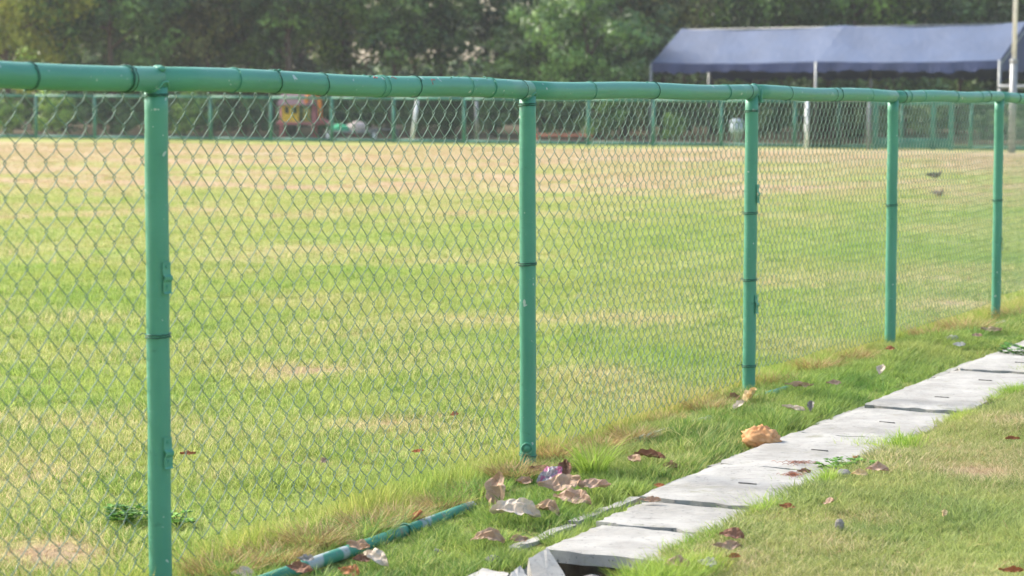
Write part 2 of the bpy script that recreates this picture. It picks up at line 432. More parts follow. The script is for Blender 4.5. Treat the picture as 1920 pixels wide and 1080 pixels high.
kb = empty('channel_kerb', kind='structure')
s = SF - 1.3; k = 0
while s < SF + 9:
    L = rnd.uniform(.35, .7); KZ = -.012 if s+L*.5 < SF+.2 else .011
    if True:
        m_ = MB(); n_ = 8; V = []; Fc = []
        for i in range(n_+1):
            ss = s + (L-.006)*i/n_
            wj = rnd.uniform(-.004, .004); tj = rnd.uniform(-.004, .004)
            for (t, z) in ((TL-.042+tj, -.05), (TL-.042+tj, KZ+wj*.6), (TL-.008+tj, KZ+.002+wj*.5), (TL-.008+tj, -.05)):
                V.append(st(ss, t, z - .006*k % .011))
        for i in range(n_):
            for q in range(4):
                Fc.append((i*4+q, i*4+(q+1) % 4, (i+1)*4+(q+1) % 4, (i+1)*4+q))
        Fc += [(0, 1, 2, 3), tuple(n_*4+q for q in (3, 2, 1, 0))]
        m_.add(V, Fc); m_.build('kerb_piece', CONC, kb, smooth=False)
    s += L; k += 1
# packed dirt in the slot between kerb and slabs
m_ = MB()
for i in range(60):
    s = SF - .9 + i*.17
    m_.add([st(s, TL-.010, -.006), st(s, TL+.077, -.010), st(s+.17, TL+.077, -.010), st(s+.17, TL-.010, -.006)], [(0, 1, 2, 3)])
tag(m_.build('joint_soil', GROUND), kind='structure')

# broken slab pieces at the open end
def chunk(name, pts, T, loc, rot, label):
    """irregular broken plate: outline pts (x,y), thickness T"""
    r_ = random.Random(len(pts)); V = []; n_ = len(pts); Fc = []
    ring = []
    for i in range(n_):
        a_, b_ = Vector(pts[i]), Vector(pts[(i+1) % n_])
        for q in range(4):
            p_ = a_.lerp(b_, q/4); ring.append((p_.x+r_.uniform(-.004, .004), p_.y+r_.uniform(-.004, .004)))
    m = len(ring)
    for x, y in ring: V.append((x, y, 0))
    for x, y in ring: V.append((x*.985, y*.985, -T*.5+r_.uniform(-.003, .003)))
    for x, y in ring: V.append((x+r_.uniform(-.006, .006), y+r_.uniform(-.006, .006), -T))
    for b in (0, m): Fc += [(b+i, b+m+i, b+m+(i+1) % m, b+(i+1) % m) for i in range(m)]
    Fc += [tuple(range(m)), tuple(range(2*m, 3*m))[::-1]]
    me = bpy.data.meshes.new(name); me.from_pydata(V, [], Fc); me.materials.append(CONC); me.update()
    o = link(name, me, None, loc, rot); return tag(o, label, 'concrete')
def shard(img, T, label):
    """broken plate: outline corners given as (u, v, distance); real thickness away from the viewer"""
    P_ = [deep(*q) if q[2] > 1 else at(*q) for q in img]; nr = (P_[1]-P_[0]).cross(P_[2]-P_[0]).normalized()
    if nr.y < 0: nr = -nr
    if T < 0: nr = Vector((0, 0, -1)); T = -T
    r_ = random.Random(len(label)); ring_ = []
    for i in range(len(P_)):
        a_, b_ = P_[i], P_[(i+1) % len(P_)]
        for q in range(5): ring_.append(a_.lerp(b_, q/5)+Vector((r_.uniform(-1, 1), r_.uniform(-1, 1), r_.uniform(-1, 1)))*.0022)
    c = sum(ring_, Vector())/len(ring_); m = len(ring_); V = [q-c for q in ring_]+[(q-c)*1.0+nr*T+Vector((r_.uniform(-1, 1), 0, r_.uniform(-1, 1)))*.004 for q in ring_]+[nr*-.0015, nr*T]
    Fc = [(i, (i+1) % m, m+(i+1) % m, m+i) for i in range(m)]+[(i, (i+1) % m, 2*m) for i in range(m)]+[(m+i, m+(i+1) % m, 2*m+1) for i in range(m)]
    me = bpy.data.meshes.new('broken_slab'); me.from_pydata(V, [], Fc); me.materials.append(CONC); me.update()
    return tag(link('broken_slab', me, None, c), label, 'concrete')
shard([(1026, 1027, 5.37), (1072, 1098, 5.20), (1006, 1112, 5.12), (992, 1048, 5.28)], .034, 'broken concrete slab corner leaning into the open drain, in front of the first path slab')
shard([(976, 1061, 5.20), (998, 1100, 5.10), (955, 1104, 5.06), (958, 1072, 5.14)], .03, 'small tilted concrete piece between the flat broken piece and the leaning corner')
shard([(905, 1066, .012), (955, 1074, .02), (935, 1100, .012), (850, 1094, .004)], -.03, 'flat pale broken concrete piece at the very bottom edge, left of the leaning slab corner')
# grey stone down in the drain
def stone(name, r, loc, mat, label, sq=(1, 1, .7), cat='stone', seed=0, amp=.25):
    V = []; Fc = []; nu, nv = 14, 9
    for j in range(nv+1):
        ph = math.pi*j/nv
        for i in range(nu):
            th = 2*math.pi*i/nu
            d = Vector((math.sin(ph)*math.cos(th), math.sin(ph)*math.sin(th), math.cos(ph)))
            k_ = 1+amp*noise.noise(d*1.6+Vector((seed*3.7, 0, 0)))+amp*.5*noise.noise(d*4+Vector((seed, 3, 0)))
            V.append((d.x*r*sq[0]*k_, d.y*r*sq[1]*k_, d.z*r*sq[2]*k_))
    for j in range(nv):
        for i in range(nu): Fc.append((j*nu+i, (j+1)*nu+i, (j+1)*nu+(i+1) % nu, j*nu+(i+1) % nu))
    me = bpy.data.meshes.new(name); me.from_pydata(V, [], Fc); me.materials.append(mat); me.update()
    me.polygons.foreach_set('use_smooth', [True]*len(me.polygons))
    o = link(name, me, None, loc, (0, 0, seed)); return tag(o, label, cat)
STONE = flat('grey_stone', (.17, .165, .16), .9, .3, 25)
sp_ = st(SF-.03, TL+.23, -.12)
p = at(1112, 1078, -.13); stone('stone', .042, (deep(1110, 1075, 5.40).x, 5.40, deep(1110, 1086, 5.40).z-.02), STONE, 'grey stone lying inside the dark drain opening under the first slab', seed=2)

# ------------------------------------------------------------------ the near chain link fence
fence = empty('chain_link_fence', st(0, 0, 0), label='green painted chain link fence with round posts running along the slab path', cat='fence')
def fl(v): return Vector(v) - F0                     # into the fence's own frame (no rotation on the root)
POST = [((292, 148), (301, 1112), .0268), ((989, 168), (990, 897), .0255), ((1410, 173), (1404, 737), .0255), ((1675, 180), (1669, 645), .0255), ((1874, 182), (1867, 606), .0255)]
ptop = []; pbot = []
for (tu, tv), (bu, bv), r in POST:
    s1, z1 = on_fence(tu, tv); s0, z0 = on_fence(bu, bv)
    ptop.append((s1, z1)); pbot.append((s0, z0))
print('post s', [round(q[0], 3) for q in ptop], 'ztop', [round(q[1], 3) for q in ptop], 'zbase', [round(q[1], 3) for q in pbot])
sE = [ptop[-1][0]+PL*k for k in (1, 2)]
for q in sE: ptop.append((q, 1.19)); pbot.append((q, -.03)); POST.append((None, None, .0255))
ptop.insert(0, (ptop[0][0]-PL, ptop[0][1]+.012)); pbot.insert(0, (ptop[0][0], 0)); POST.insert(0, (None, None, .0268))
RR = .0285
def rail_z(s):
    P_ = ptop
    for i in range(len(P_)-1):
        if s <= P_[i+1][0] or i == len(P_)-2:
            k_ = (s-P_[i][0])/(P_[i+1][0]-P_[i][0]); return P_[i][1]*(1-k_)+P_[i+1][1]*k_ + .003*math.sin(s*5)
# rail runs, one welded length between posts
for i in range(len(ptop)-1):
    a_, b_ = ptop[i][0], ptop[i+1][0]
    pts = [fl(st(a_+(b_-a_)*q/12, 0, rail_z(a_+(b_-a_)*q/12))) for q in range(13)]
    MB().tube(pts, RR, 28).build('top_rail', PAINT, fence)
# posts
rnd = random.Random(11)
posts = []
for i, ((s1, z1), (s0, z0), (_, _, r)) in enumerate(zip(ptop, pbot, POST)):
    a_ = fl(st(s0, 0, 0)); b_ = fl(st(s1, 0, 0))
    pe = empty('post', (a_.x, a_.y, 0)); pe.parent = fence
    L = z1-.02-(z0-.12); n_ = 24; pts = []
    for q in range(n_+1):
        z = z0-.12+L*q/n_; k_ = (z-z0)/(z1-z0)
        pts.append(((b_-a_).x*k_+.0006*math.sin(z*17+i), (b_-a_).y*k_, z))
    MB().tube(pts, r, 32).build('post_tube', PAINT, pe)
    posts.append((pe, a_, b_, z0, z1, r))
    # weld bead where rail and post meet
    mb = MB(); pr = []
    for q in range(25):
        an = 2*math.pi*q/24; rr = r+.002
        x_ = math.cos(an)*rr; y_ = math.sin(an)*rr
        loc = Vector(((b_-a_).x, (b_-a_).y, 0)) + FD*x_ + FN*y_
        drop = math.sqrt(max(0, RR**2-min(y_*y_, RR**2*.97)))
        pr.append((loc.x, loc.y, z1-drop-.001+rnd.uniform(-.0012, .0012)))
    mb.tube(pr, [rnd.uniform(.0022, .004) for _ in pr], 6, cap=False).build('weld', PAINT, pe)
def post_pt(i, z):
    pe, a_, b_, z0, z1, r = posts[i]; k_ = (z-z0)/(z1-z0); return Vector(((b_-a_).x*k_, (b_-a_).y*k_, z)), r
def ring(c, ax, r, wr, mat, name, parent, turns=1.0, pitch=.0, wob=.0012, n=28, ph=0.0):
    ax = ax.normalized(); u_ = ax.orthogonal().normalized(); v_ = ax.cross(u_)
    pts = []; m = int(n*turns)
    for q in range(m+1):
        an = ph+2*math.pi*q/n
        pts.append(c + (u_*math.cos(an)+v_*math.sin(an))*(r+rnd.uniform(0, wob)) + ax*(pitch*(q/n-turns/2)+rnd.uniform(-wob, wob)))
    return MB().tube(pts, wr, 6).build(name, mat, parent)
# tie wires round the posts (photo heights)
for i, vs_ in ((1, (630,)), (2, (196, 495)), (3, (208, 399, 524, 684)), (4, (384,)), (5, (375,))):
    uu = POST[i][0][0]
    for v_ in vs_:
        z = on_fence(uu, v_)[1]; c, r = post_pt(i, z)
        ring(c, Vector((rnd.uniform(-.03, .03), 0, 1)), r+.002, .0016, TIE, 'tie_wire', posts[i][0], 2.2, .006)
        pg = c+Vector((-r-.001, -.004, .004)); MB().tube([pg, pg+Vector((-.008, -.004, .002)), pg+Vector((-.014, 0, -.003))], .0014, 5).build('wire_tail', TIE, posts[i][0])
c, r = post_pt(1, on_fence(292, 179)[1]); ring(c, Vector((0, .0, 1)), r+.002, .0014, TIE, 'tie_wire', posts[1][0], 2, .004)
# bent strap clips welded on the side of posts
def clip(i, v_, ang, sc=1.0):
    z = on_fence(POST[i][0][0], v_)[1]; c, r = post_pt(i, z)
    pr = [(r+.001, .027), (r+.0012, .008), (r+.003, .004), (r+.0085, .001), (r+.0085, -.004), (r+.004, -.009), (r+.0035, -.026), (r+.007, -.0295)]
    th = .0022; V = []; Fc = []; mb = MB()
    for (x, zz) in pr:
        for (dx, y) in ((0, -.0095), (0, .0095), (th, .0095), (th, -.0095)): V.append((x+dx, y, zz))
    for q in range(len(pr)-1):
        for e in range(4): Fc.append((q*4+e, q*4+(e+1) % 4, (q+1)*4+(e+1) % 4, (q+1)*4+e))
    Fc += [(0, 1, 2, 3), tuple((len(pr)-1)*4+e for e in (3, 2, 1, 0))]
    mb.add(V, Fc)
    for zz, xx in ((.019, r+.003), (-.017, r+.0055)): mb.tube([(xx-.001, 0, zz), (xx+.0022, 0, zz)], .0035, 8)
    q_ = edgy(mb.build('strap_clip', PAINT, posts[i][0], c, rz=ang), 30); q_.scale = (1, sc, sc)
clip(1, 519, rad(-36), 1.3); clip(1, 847, rad(-38), 1.3); clip(3, 362, rad(-24), 1.3); clip(3, 568, rad(-28), 1.3); clip(5, 455, rad(-15), 1.3)
MB().tube([post_pt(4, on_fence(1671, 560)[1])[0]+Vector((-.006, -.024, 0)), post_pt(4, on_fence(1671, 560)[1])[0]+Vector((-.008, -.034, 0))], .005, 8).build('bolt', PAINT, posts[4][0])
# capped pipe stub low on the second post
z = on_fence(988, 839)[1]; c, r = post_pt(2, z); fr = Vector((-.10, -1, .0)).normalized()
MB().tube([c+fr*.012, c+fr*(r+.0065)], .0165, 24).build('pipe_stub', PAINT, posts[2][0])
ring(c+fr*(r+.0075), fr, .0165, .0022, PAINT, 'stub_rim', posts[2][0], 1, 0, .0008)
c2 = c-Vector((0, 0, .024)); ring(c2, Vector((.1, 0, 1)), r+.002, .0014, TIE, 'tie_wire', posts[2][0], 1.6, .006)
# rail ties: loops of wire round the rail
for u_ in (53, 233, 240, 435, 512, 601, 708, 716, 775, 872, 916, 974, 1105, 1223, 1358, 1400, 1474, 1560, 1570, 1627, 1690, 1700, 1727, 1788, 1834, 1850, 1905):
    s_ = on_fence(u_, 150+u_*.017)[0]; z_ = rail_z(s_)
    c = fl(st(s_, 0, z_))
    ax = Vector((FD.x, FD.y, 0)) + FN*rnd.uniform(-.12, .12) + Vector((0, 0, rnd.uniform(-.1, .1)))
    mm = PAINT if rnd.random() < .55 else TIE
    ring(c, ax, RR+.0012, rnd.uniform(.0009, .0015), mm, 'tie_wire', fence, rnd.choice((1.0, 1.05, 2.0)), .005)
# old weld lumps and flange on the rail
def lump(s_, up, r, n, sx=1.0):
    for q in range(n):
        c = fl(st(s_+rnd.uniform(-.012, .012)*sx, -.0+rnd.uniform(-.004, .02), rail_z(s_)+up+rnd.uniform(-.004, .003)))
        V = []; Fc = []; a_ = rnd.uniform(.5, 1)*r
        for j in range(6):
            for i in range(8):
                ph = math.pi*j/5; th = 2*math.pi*i/8; kk = a_*rnd.uniform(.8, 1.2)
                V.append((math.sin(ph)*math.cos(th)*kk*1.5, math.sin(ph)*math.sin(th)*kk, math.cos(ph)*kk*.7))
        for j in range(5):
            for i in range(8): Fc.append((j*8+i, (j+1)*8+i, (j+1)*8+(i+1) % 8, j*8+(i+1) % 8))
        MB().add(V, Fc).build('weld_lump', PAINT, fence, c)
lump(ptop[1][0]+.004, RR-.002, .010, 5); lump(on_fence(508, 140)[0], RR-.001, .005, 3, 2); lump(on_fence(690, 150)[0], RR-.001, .004, 3, 3)
lump(on_fence(845, 150)[0], RR-.001, .005, 3, 3); lump(on_fence(905, 150)[0], RR-.001, .005, 2, 2); lump(ptop[2][0], -RR*.55, .006, 3); lump(on_fence(1205, 155)[0], RR-.001, .004, 3, 2)
lump(ptop[3][0]+.01, RR-.004, .008, 4)
# flange clamp beside the third post
c = fl(st(ptop[3][0]+.030, 0, ptop[3][1]-.004)); ring(c, FD.copy(), RR+.003, .004, PAINT, 'clamp', fence, 1, 0, .0008)
m_ = MB(); m_.box((0, 0, 0), (.012, .006, .05)); q = m_.build('clamp_tab', PAINT, fence, c+FN*.030-Vector((0, 0, .012)) - FD*.012, bevel=.002, rz=-TH)
# red paint scribbles (old marks) on the rail
RED = flat('red_paint', (.45, .06, .06), .6, .2, 30)
for u_, kind in ((694, 0), (728, 1), (799, 2)):
    s_ = on_fence(u_, 155)[0]
    segs = {0: [(-.012, .6), (-.004, .8), (.004, .62), (.010, .75)], 1: [(-.010, .75), (0, .85), (.010, .6)], 2: [(-.011, .15), (-.009, .55), (.011, .52)]}[kind]
    pts = []
    for ds, an in segs:
        pts.append(fl(st(s_+ds, math.cos(an*1.35)*(RR+.0003), rail_z(s_+ds)+math.sin(an*1.35)*(RR+.0003))))
    MB().tube(pts, .0014, 5).build('paint_mark', RED, fence)

# ---- wires: every zigzag wire is its own piece
def wire_pts(sc, s_lo, W, Hh, zt, phase, rn):
    """one zigzag wire; W = diamond width, Hh = diamond height"""
    pts = []; a_ = W/4+.0018; z = zt(sc)-RR-.004; j = 0; zb = None
    rows = int((z-BOT(sc))/(Hh/2))
    for j in range(rows+1):
        side = 1 if (j+phase) % 2 == 0 else -1
        zz = z-j*Hh/2; ss = sc+side*a_
        dx = .0062*noise.noise(Vector((ss*2.1, zz*2.3, 1)))+.0022*noise.noise(Vector((ss*9, zz*9, 4)))
        dz = .0060*noise.noise(Vector((ss*1.9, zz*1.9, 11)))+.002*noise.noise(Vector((ss*8, zz*8, 7)))
        # going down from a right apex the wire runs on the camera side, from a left apex behind
        dn = .0052*side
        hk = .0032
        pts.append(fl(st(ss+dx-side*.0012, OFFN-dn*.75, zz+dz+hk)))
        pts.append(fl(st(ss+dx, OFFN, zz+dz)))
        pts.append(fl(st(ss+dx-side*.0012, OFFN+dn*.75, zz+dz-hk)))
        if j < rows: pts.append(fl(st(ss+dx-side*a_, OFFN+dn*1.15, zz-Hh/4)))
    return pts
def BOT(s_): return .052 + .012*math.sin(s_*1.7)
OFFN = -.031
wires = []
s_seam = on_fence(1099, 700)[0]
s_ = ptop[0][0]+.9; k = 0
while s_ < s_seam:
    W = .0695 if s_ < ptop[2][0]-.1 else .074
    wires.append((s_, W, .0745, k)); s_ += W/2; k += 1
k += 1
while s_ < ptop[5][0]+PL*1.3:
    W = .0545
    wires.append((s_, W, .0652, k)); s_ += W/2; k += 1
netE = empty('wire_netting', (0, 0, 0)); netE.parent = fence
rest = MB(); rn = random.Random(2)
for n_, (s_, W, Hh, ph) in enumerate(wires):
    pts = wire_pts(s_, 0, W, Hh, rail_z, ph, rn)
    if n_ < 300: MB().tube(pts, .00115, 6, tint=rn.random()).build('wire', WIRE, netE)
    else: rest.tube(pts, .00115, 5)
if rest.v:
    o = rest.build('far_wires', WIRE, netE); o['kind'] = 'stuff'
print('wires', len(wires))
# bottom pipe with peeling paint
runs = [(-.9, 1.18), (1.19, 1.92)]
bp = empty('ground_pipe', st(0, 0, 0), label='green pipe with peeling white patches lying in the grass under the fence', cat='pipe')
zc = .012; pa = on_fence(500, 1078)
def bpz(s_): return .020-.004*s_
rp = [to_st(at(u, v, .028)) for u, v in ((440, 1108), (560, 1062), (700, 1012), (760, 988), (885, 940), (960, 912))]
pts = [fl(st(a_, b_, .026-.003*i)) for i, (a_, b_) in enumerate(rp)]
MB().tube(pts[:4], .0165, 18).build('pipe_length', PIPE, bp)
MB().tube(pts[3:5], .0155, 18).build('pipe_length', PIPE, bp)
c = pts[3]; ring(c, (pts[4]-pts[2]), .0185, .003, PIPE, 'collar', bp, 1, 0, .001)
for i_, (uv0, uv1, lab) in enumerate((((1195, 826), (1330, 786), 'short stretch of pale green pipe showing through grass between second and third post'),
                        ((1418, 752), (1475, 735), 'peeling pipe stretch lying at the foot of the third post'),
                        ((1826, 612), (1884, 598), 'pale green pipe end lying at the foot of the fifth post'))):
    a_, b_ = at(*uv0, .02), at(*uv1, .02)
    pp = [a_.lerp(b_, q/5)-a_ for q in range(6)]
    o = MB().tube(pp, .016, 16).build('ground_pipe', PIPE, None, (a_.x, a_.y, gz(a_.x, a_.y) + (.002 if i_ == 2 else .012 if i_ == 1 else .010))); tag(o, lab, 'pipe')

exec_stage = 2
# ------------------------------------------------------------------ grass
def tuft(nb, h, spread, lean, wd, seed, mat, seg=3, flat_=0.0):
    r_ = random.Random(seed); mb = MB()
    for b in range(nb):
        an = r_.uniform(0, 2*math.pi); rr = spread*math.sqrt(r_.random()); bx, by = math.cos(an)*rr, math.sin(an)*rr
        hh = h*r_.uniform(.45, 1.0); l_ = lean*r_.uniform(.3, 1.3)*hh; ad = an+r_.uniform(-1.2, 1.2)
        dx, dy = math.cos(ad), math.sin(ad); fa = r_.uniform(0, math.pi); w_ = wd*r_.uniform(.7, 1.2)
        px, py = math.cos(fa), math.sin(fa); V = []
        drop = r_.uniform(0, .35)*lean
        for q in range(seg+1):
            t = q/seg; x = bx+dx*l_*t**1.7; y = by+dy*l_*t**1.7; z = hh*(t-drop*t*t*.6)*(1-flat_*t) - .004
            ww = w_*(1-t**1.6)*.5
            if q < seg: V += [(x-px*ww, y-py*ww, z), (x+px*ww, y+py*ww, z)]
            else: V += [(x, y, z)]
        Fc = [(2*q, 2*q+1, 2*q+3, 2*q+2) for q in range(seg-1)] + [(2*seg-2, 2*seg-1, 2*seg)]
        mb.add(V, Fc, r_.random())
    return mb.mesh('tuft', mat)
def scatter(name, protos, cells, label, cat, seed, hfun):
    """cells: list of (polygon test fn, (s0,s1,t0,t1), density)  hfun(x,y,s,t,dry)->scale or None"""
    r_ = np.random.RandomState(seed); P = []; R = []; C = []; I = []; D = []
    for (s0, s1, t0, t1, den) in cells:
        n_ = int(abs((s1-s0)*(t1-t0))*den)
        for a_, b_, u1, u2, u3 in zip(r_.uniform(s0, s1, n_), r_.uniform(t0, t1, n_), r_.rand(n_), r_.rand(n_), r_.rand(n_)):
            x = FX0+FD.x*a_+FN.x*b_; y = FY0+FD.y*a_+FN.y*b_
            if y < 4.2 or abs(x) > y*.232+1.3: continue
            d = dryness(x, y); h = hfun(x, y, a_, b_, d, u3)
            if h is None: continue
            sc, tx, ty = h
            P.append((x, y, gz(x, y))); R.append((tx+(u1-.5)*.3, ty+(u2-.5)*.3, u1*6.283)); wsc = .75+.5*u2
            C.append((wsc*max(sc, .6), wsc*max(sc, .6), sc)); I.append(int(u2*997) % len(protos)); D.append(d)
    print(name, len(P))
    return instanced(name, protos, P, R, C, I, D, label, cat)

def field_cells():
    c = []
    # squares in fence coordinates, denser near the camera
    c.append((-1.5, 6.0, -2.6, .02, 1100)); c.append((-1.5, 9.0, -6.5, -2.6, 520)); c.append((6.0, 14.0, -2.6, .02, 420))
    c.append((-1.5, 20.0, -16, -6.5, 150)); c.append((9.0, 26.0, -6.5, -2.6, 150)); c.append((14, 30, -2.6, 0, 120))
    return c
pf = [tuft(16, .040, .032, .85, .0032, i, G_FIELD) for i in range(7)]
def r01(x, y): return (x*127.1+y*311.7) % 1.0
def hf(x, y, s, t, d, u):
    if y < 15 and u < (d-.35)/.7: return None
    u = r01(x, y)
    nn = noise.noise(Vector((x*3.1, y*3.1, 8)))
    return (max(.35, .82+.55*nn-.45*max(0, d-.2)+u*.25) * (1.15 if y > 9 else 1), 0, 0)
scatter('field_grass', pf, field_cells(), 'short yellow-green grass of the playing field behind the fence', 'grass', 1, hf)
pfar = [tuft(16, .05, .09, .7, .009, 20+i, G_FAR, 2) for i in range(4)]
def hfar(x, y, s, t, d, u):
    return (.45+u*.5, 0, 0)
scatter('distant_field_grass', pfar, [(8, 45, -32, 0, 34), (-5, 8, -32, -16, 30)], 'thin cropped grass further out on the playing field', 'grass', 2, hfar)
# golden taller growth hugging the wire
pg_ = [tuft(16, .105, .03, .6, .0030, 40+i, G_GOLD) for i in range(6)]
def hg(x, y, s, t, d, u):
    k_ = math.exp(-((t+.07)/.09)**2)
    if u > k_: return None
    nz_ = noise.noise(Vector((s*3, 1, 1)))
    if nz_ < -.15 and u < .5: return None
    return (.35+.75*k_*(.6+.8*nz_+.3*u), 0, 0)
scatter('golden_fence_grass', pg_, [(-1.2, 13, -.30, .10, 1300)], 'taller golden grass growing along the bottom of the fence wire', 'grass', 3, hg)
# verge between fence and kerb
pv = [tuft(20, .060, .026, .85, .0040, 60+i, G_VERGE) for i in range(7)]
def pipe_t(s_):
    for (a_, b_), (c_, d_) in zip(rp[:-1], rp[1:]):
        if s_ <= c_: return b_+(d_-b_)*(s_-a_)/(c_-a_)
    return rp[-1][1]
def hv(x, y, s, t, d, u):
    if t > TL-.05:
        if not (s < SF+.75 and t < TL+.07 and u > .2 and noise.noise(Vector((s*6, t*9, 1))) > -.25 and (t > TL-.008 or s < SF)): return None
        return (.55+.45*u, 0, 0)
    if s < 1.85 and abs(t-pipe_t(s)) < .022 and (u < .7 or noise.noise(Vector((s*5, 0, 3))) < .1): return None
    low = .55 if s < 1.98 and 0 < t-pipe_t(s) < .09 else 1.0
    nn = noise.noise(Vector((x*4, y*4, 2)))
    e = 1.0-.25*min(1, max(0, s-4)/3)+.5*max(0, noise.noise(Vector((x*9, y*9, 6))))
    if nn < -.22 and u < .7: return None
    return (low*e*(.62+.5*nn+.35*u), 0, 0)
scatter('verge_grass', pv, [(SF-.9, SF+.8, TL-.05, TL+.075, 2500), (-1.2, 7, .0, TL, 2300), (7, 15, .0, TL, 1300)], 'green grass of the narrow verge between fence and slab path', 'grass', 4, hv)
# lawn to the right
pl_ = [tuft(18, .032, .034, 1.1, .0032, 80+i, G_LAWN) for i in range(7)]
def hl(x, y, s, t, d, u):
    if t < (TR+.055 if s < SF+.02 else TR-.01): return None
    nn = noise.noise(Vector((x*3, y*3, 12)))
    if d > .62 and u < .55: return None
    return (max(.35, .8+.6*nn-.3*d+.3*u), 0, 0)
scatter('lawn_grass', pl_, [(-1.5, 3.5, TR-.02, TR+1.7, 2300), (3.5, 9, TR-.02, TR+1.5, 1500), (9, 22, TR, TR+2.5, 500), (-1.5, 3.5, TR+1.7, TR+2.6, 400)], 'short patchy lawn grass to the right of the slab path', 'grass', 5, hl)
# dry thatch lying flat in the lawn and verge
pt_ = [tuft(12, .030, .05, 2.6, .0024, 100+i, G_DRY, 3) for i in range(5)]
def ht(x, y, s, t, d, u):
    if TL+.07 < t < TR+.0 or (TL-.03 < t < TR and s > SF+.9): return None
    if d < .2 and u < .8: return None
    return (.5+.5*u, 0, 0)
scatter('dead_thatch', pt_, [(-1.5, 8, TR, TR+1.6, 900), (-1.5, 8, -.9, TL-.05, 800), (SF-.9, SF+.9, TL-.05, TL+.07, 1600), (-1.5, 8, -4.5, -.9, 260)], 'dead straw-coloured grass stems lying between the green blades', 'dead grass', 6, ht)
# long lush blades spilling over the right edge of the slabs
pe_ = [tuft(22, .090, .030, .95, .0040, 120+i, G_EDGE, 4) for i in range(7)]
def he(x, y, s, t, d, u):
    nn = noise.noise(Vector((s*2.6, 3, 3)))+.4*noise.noise(Vector((s*9, 3, 5)))
    wd = .075+.075*nn
    off = t-(TR-.05+.035*noise.noise(Vector((s*1.7, 8, 8)))+(.205 if s < SF+.05 else .06*max(0, 1-(s-SF)/.4)))
    big = (1.0 if s < SF+1.5 else .75)*(.75+1.1*max(0, noise.noise(Vector((s*3.3, 6, 1)))))
    if abs(off) > wd or u > 1-abs(off)/max(wd, .01)*.6: return None
    return (big*(.50+.55*max(-.3, nn)+.35*u), 0, -.15)
scatter('long_path_edge_grass', pe_, [(-1.2, 9, TR-.25, TR+.2, 2600)], 'long bright green grass hanging over the right edge of the slabs', 'grass', 7, he)
# long soft hummock grass in the far part of the verge
ph_ = [tuft(24, .085, .035, 1.2, .0040, 140+i, G_VERGE, 4) for i in range(5)]
def hh_(x, y, s, t, d, u):
    k_ = math.exp(-((t-.20)/.11)**2); nn = noise.noise(Vector((s*2.0, 5, 1)))
    if u > k_*(.25+nn): return None
    return (.55+.45*k_+.3*nn, 0, 0)
scatter('hummock_grass', ph_, [(3.9, 13, .02, TL-.12, 900)], 'long soft grass forming a low hummock beside the far fence posts', 'grass', 8, hh_)

# dry clumps along the fence line: each one a plant of its own
def clump(u, v, h, w_, mat, label, n=260, seed=0, z=None, cat='grass clump', lean=1.0, bw=.0030):
    p = at(u, v); z = gz(p.x, p.y)
    o = link('grass_clump', tuft(n, h, w_, lean, bw, 300+seed, mat, 4), None, (p.x, p.y, z)); return tag(o, label, cat)
clump(962, 905, .085, .062, G_BROWN, 'orange-brown dry grass clump at the foot of the second fence post', 600, 1, lean=1.5, bw=.0036)
clump(590, 1035, .085, .065, G_BROWN, 'brown dry grass clump above the lower end of the ground pipe', 600, 2, lean=1.5, bw=.0036)
clump(505, 1062, .075, .085, G_BROWN, 'wide tangled brown grass clump lowest along the fence, left of the pipe', 640, 3, lean=1.5, bw=.0036)
clump(825, 960, .06, .055, G_BROWN, 'low brown grass clump behind the upper end of the long ground pipe', 480, 4, lean=1.5, bw=.0036)
clump(880, 935, .055, .05, G_BROWN, 'small brown grass tangle between the pipe end and the second post clump', 400, 5, lean=1.5, bw=.0036)
clump(1125, 850, .075, .055, G_BROWN, 'straw-coloured dry clump behind the bright green long-bladed tuft', 480, 6, lean=1.5, bw=.0036)
clump(1112, 898, .15, .040, G_EDGE, 'bright green tuft of long arching blades right of the second post leaves', 120, 7, lean=.9, bw=.0055)
clump(1370, 762, .07, .06, G_BROWN, 'dry grass clump just left of the third fence post foot', 440, 8, lean=1.5, bw=.0036)
clump(1530, 703, .10, .08, G_BROWN, 'brown and gold grass clump on the hummock right of the third post', 520, 9, lean=1.5, bw=.0036)
clump(1805, 622, .12, .12, G_BROWN, 'brown topped grass clump on the hummock left of the fifth post', 520, 10, lean=1.5, bw=.0036)
clump(1905, 590, .13, .12, G_BROWN, 'dark brown grass clump right of the fifth post at the photo edge', 480, 11, lean=1.5, bw=.0036)
clump(1250, 800, .07, .06, G_BROWN, 'yellow-brown grass clump at the wire midway between second and third post', 440, 12, lean=1.5, bw=.0036)

for i_, (u, v, h, w_, lb) in enumerate(((690, 1008, .085, .05, 'dry brown clump over the middle of the long ground pipe'), (752, 985, .075, .05, 'dry clump behind the collar of the long ground pipe'),
        (1035, 868, .085, .05, 'golden dry clump just right of the second post foot'), (1185, 833, .08, .055, 'dry clump between the long-bladed tuft and the short pipe stretch'),
        (1320, 780, .08, .055, 'golden clump at the wire above the orange foam lump'), (1450, 730, .09, .06, 'brown clump over the pipe stretch right of the third post'),
        (1600, 682, .10, .07, 'golden clump on the hummock left of the fourth post'), (1735, 640, .11, .08, 'brown clump on the hummock right of the fourth post'), (415, 1085, .08, .08, 'tangled dry clump at the bottom edge of the photo by the fence wire'))):
    clump(u, v, h, w_, G_BROWN if i_ % 2 == 0 else G_DRY, lb, 420, 40+i_, lean=1.4, bw=.0038)

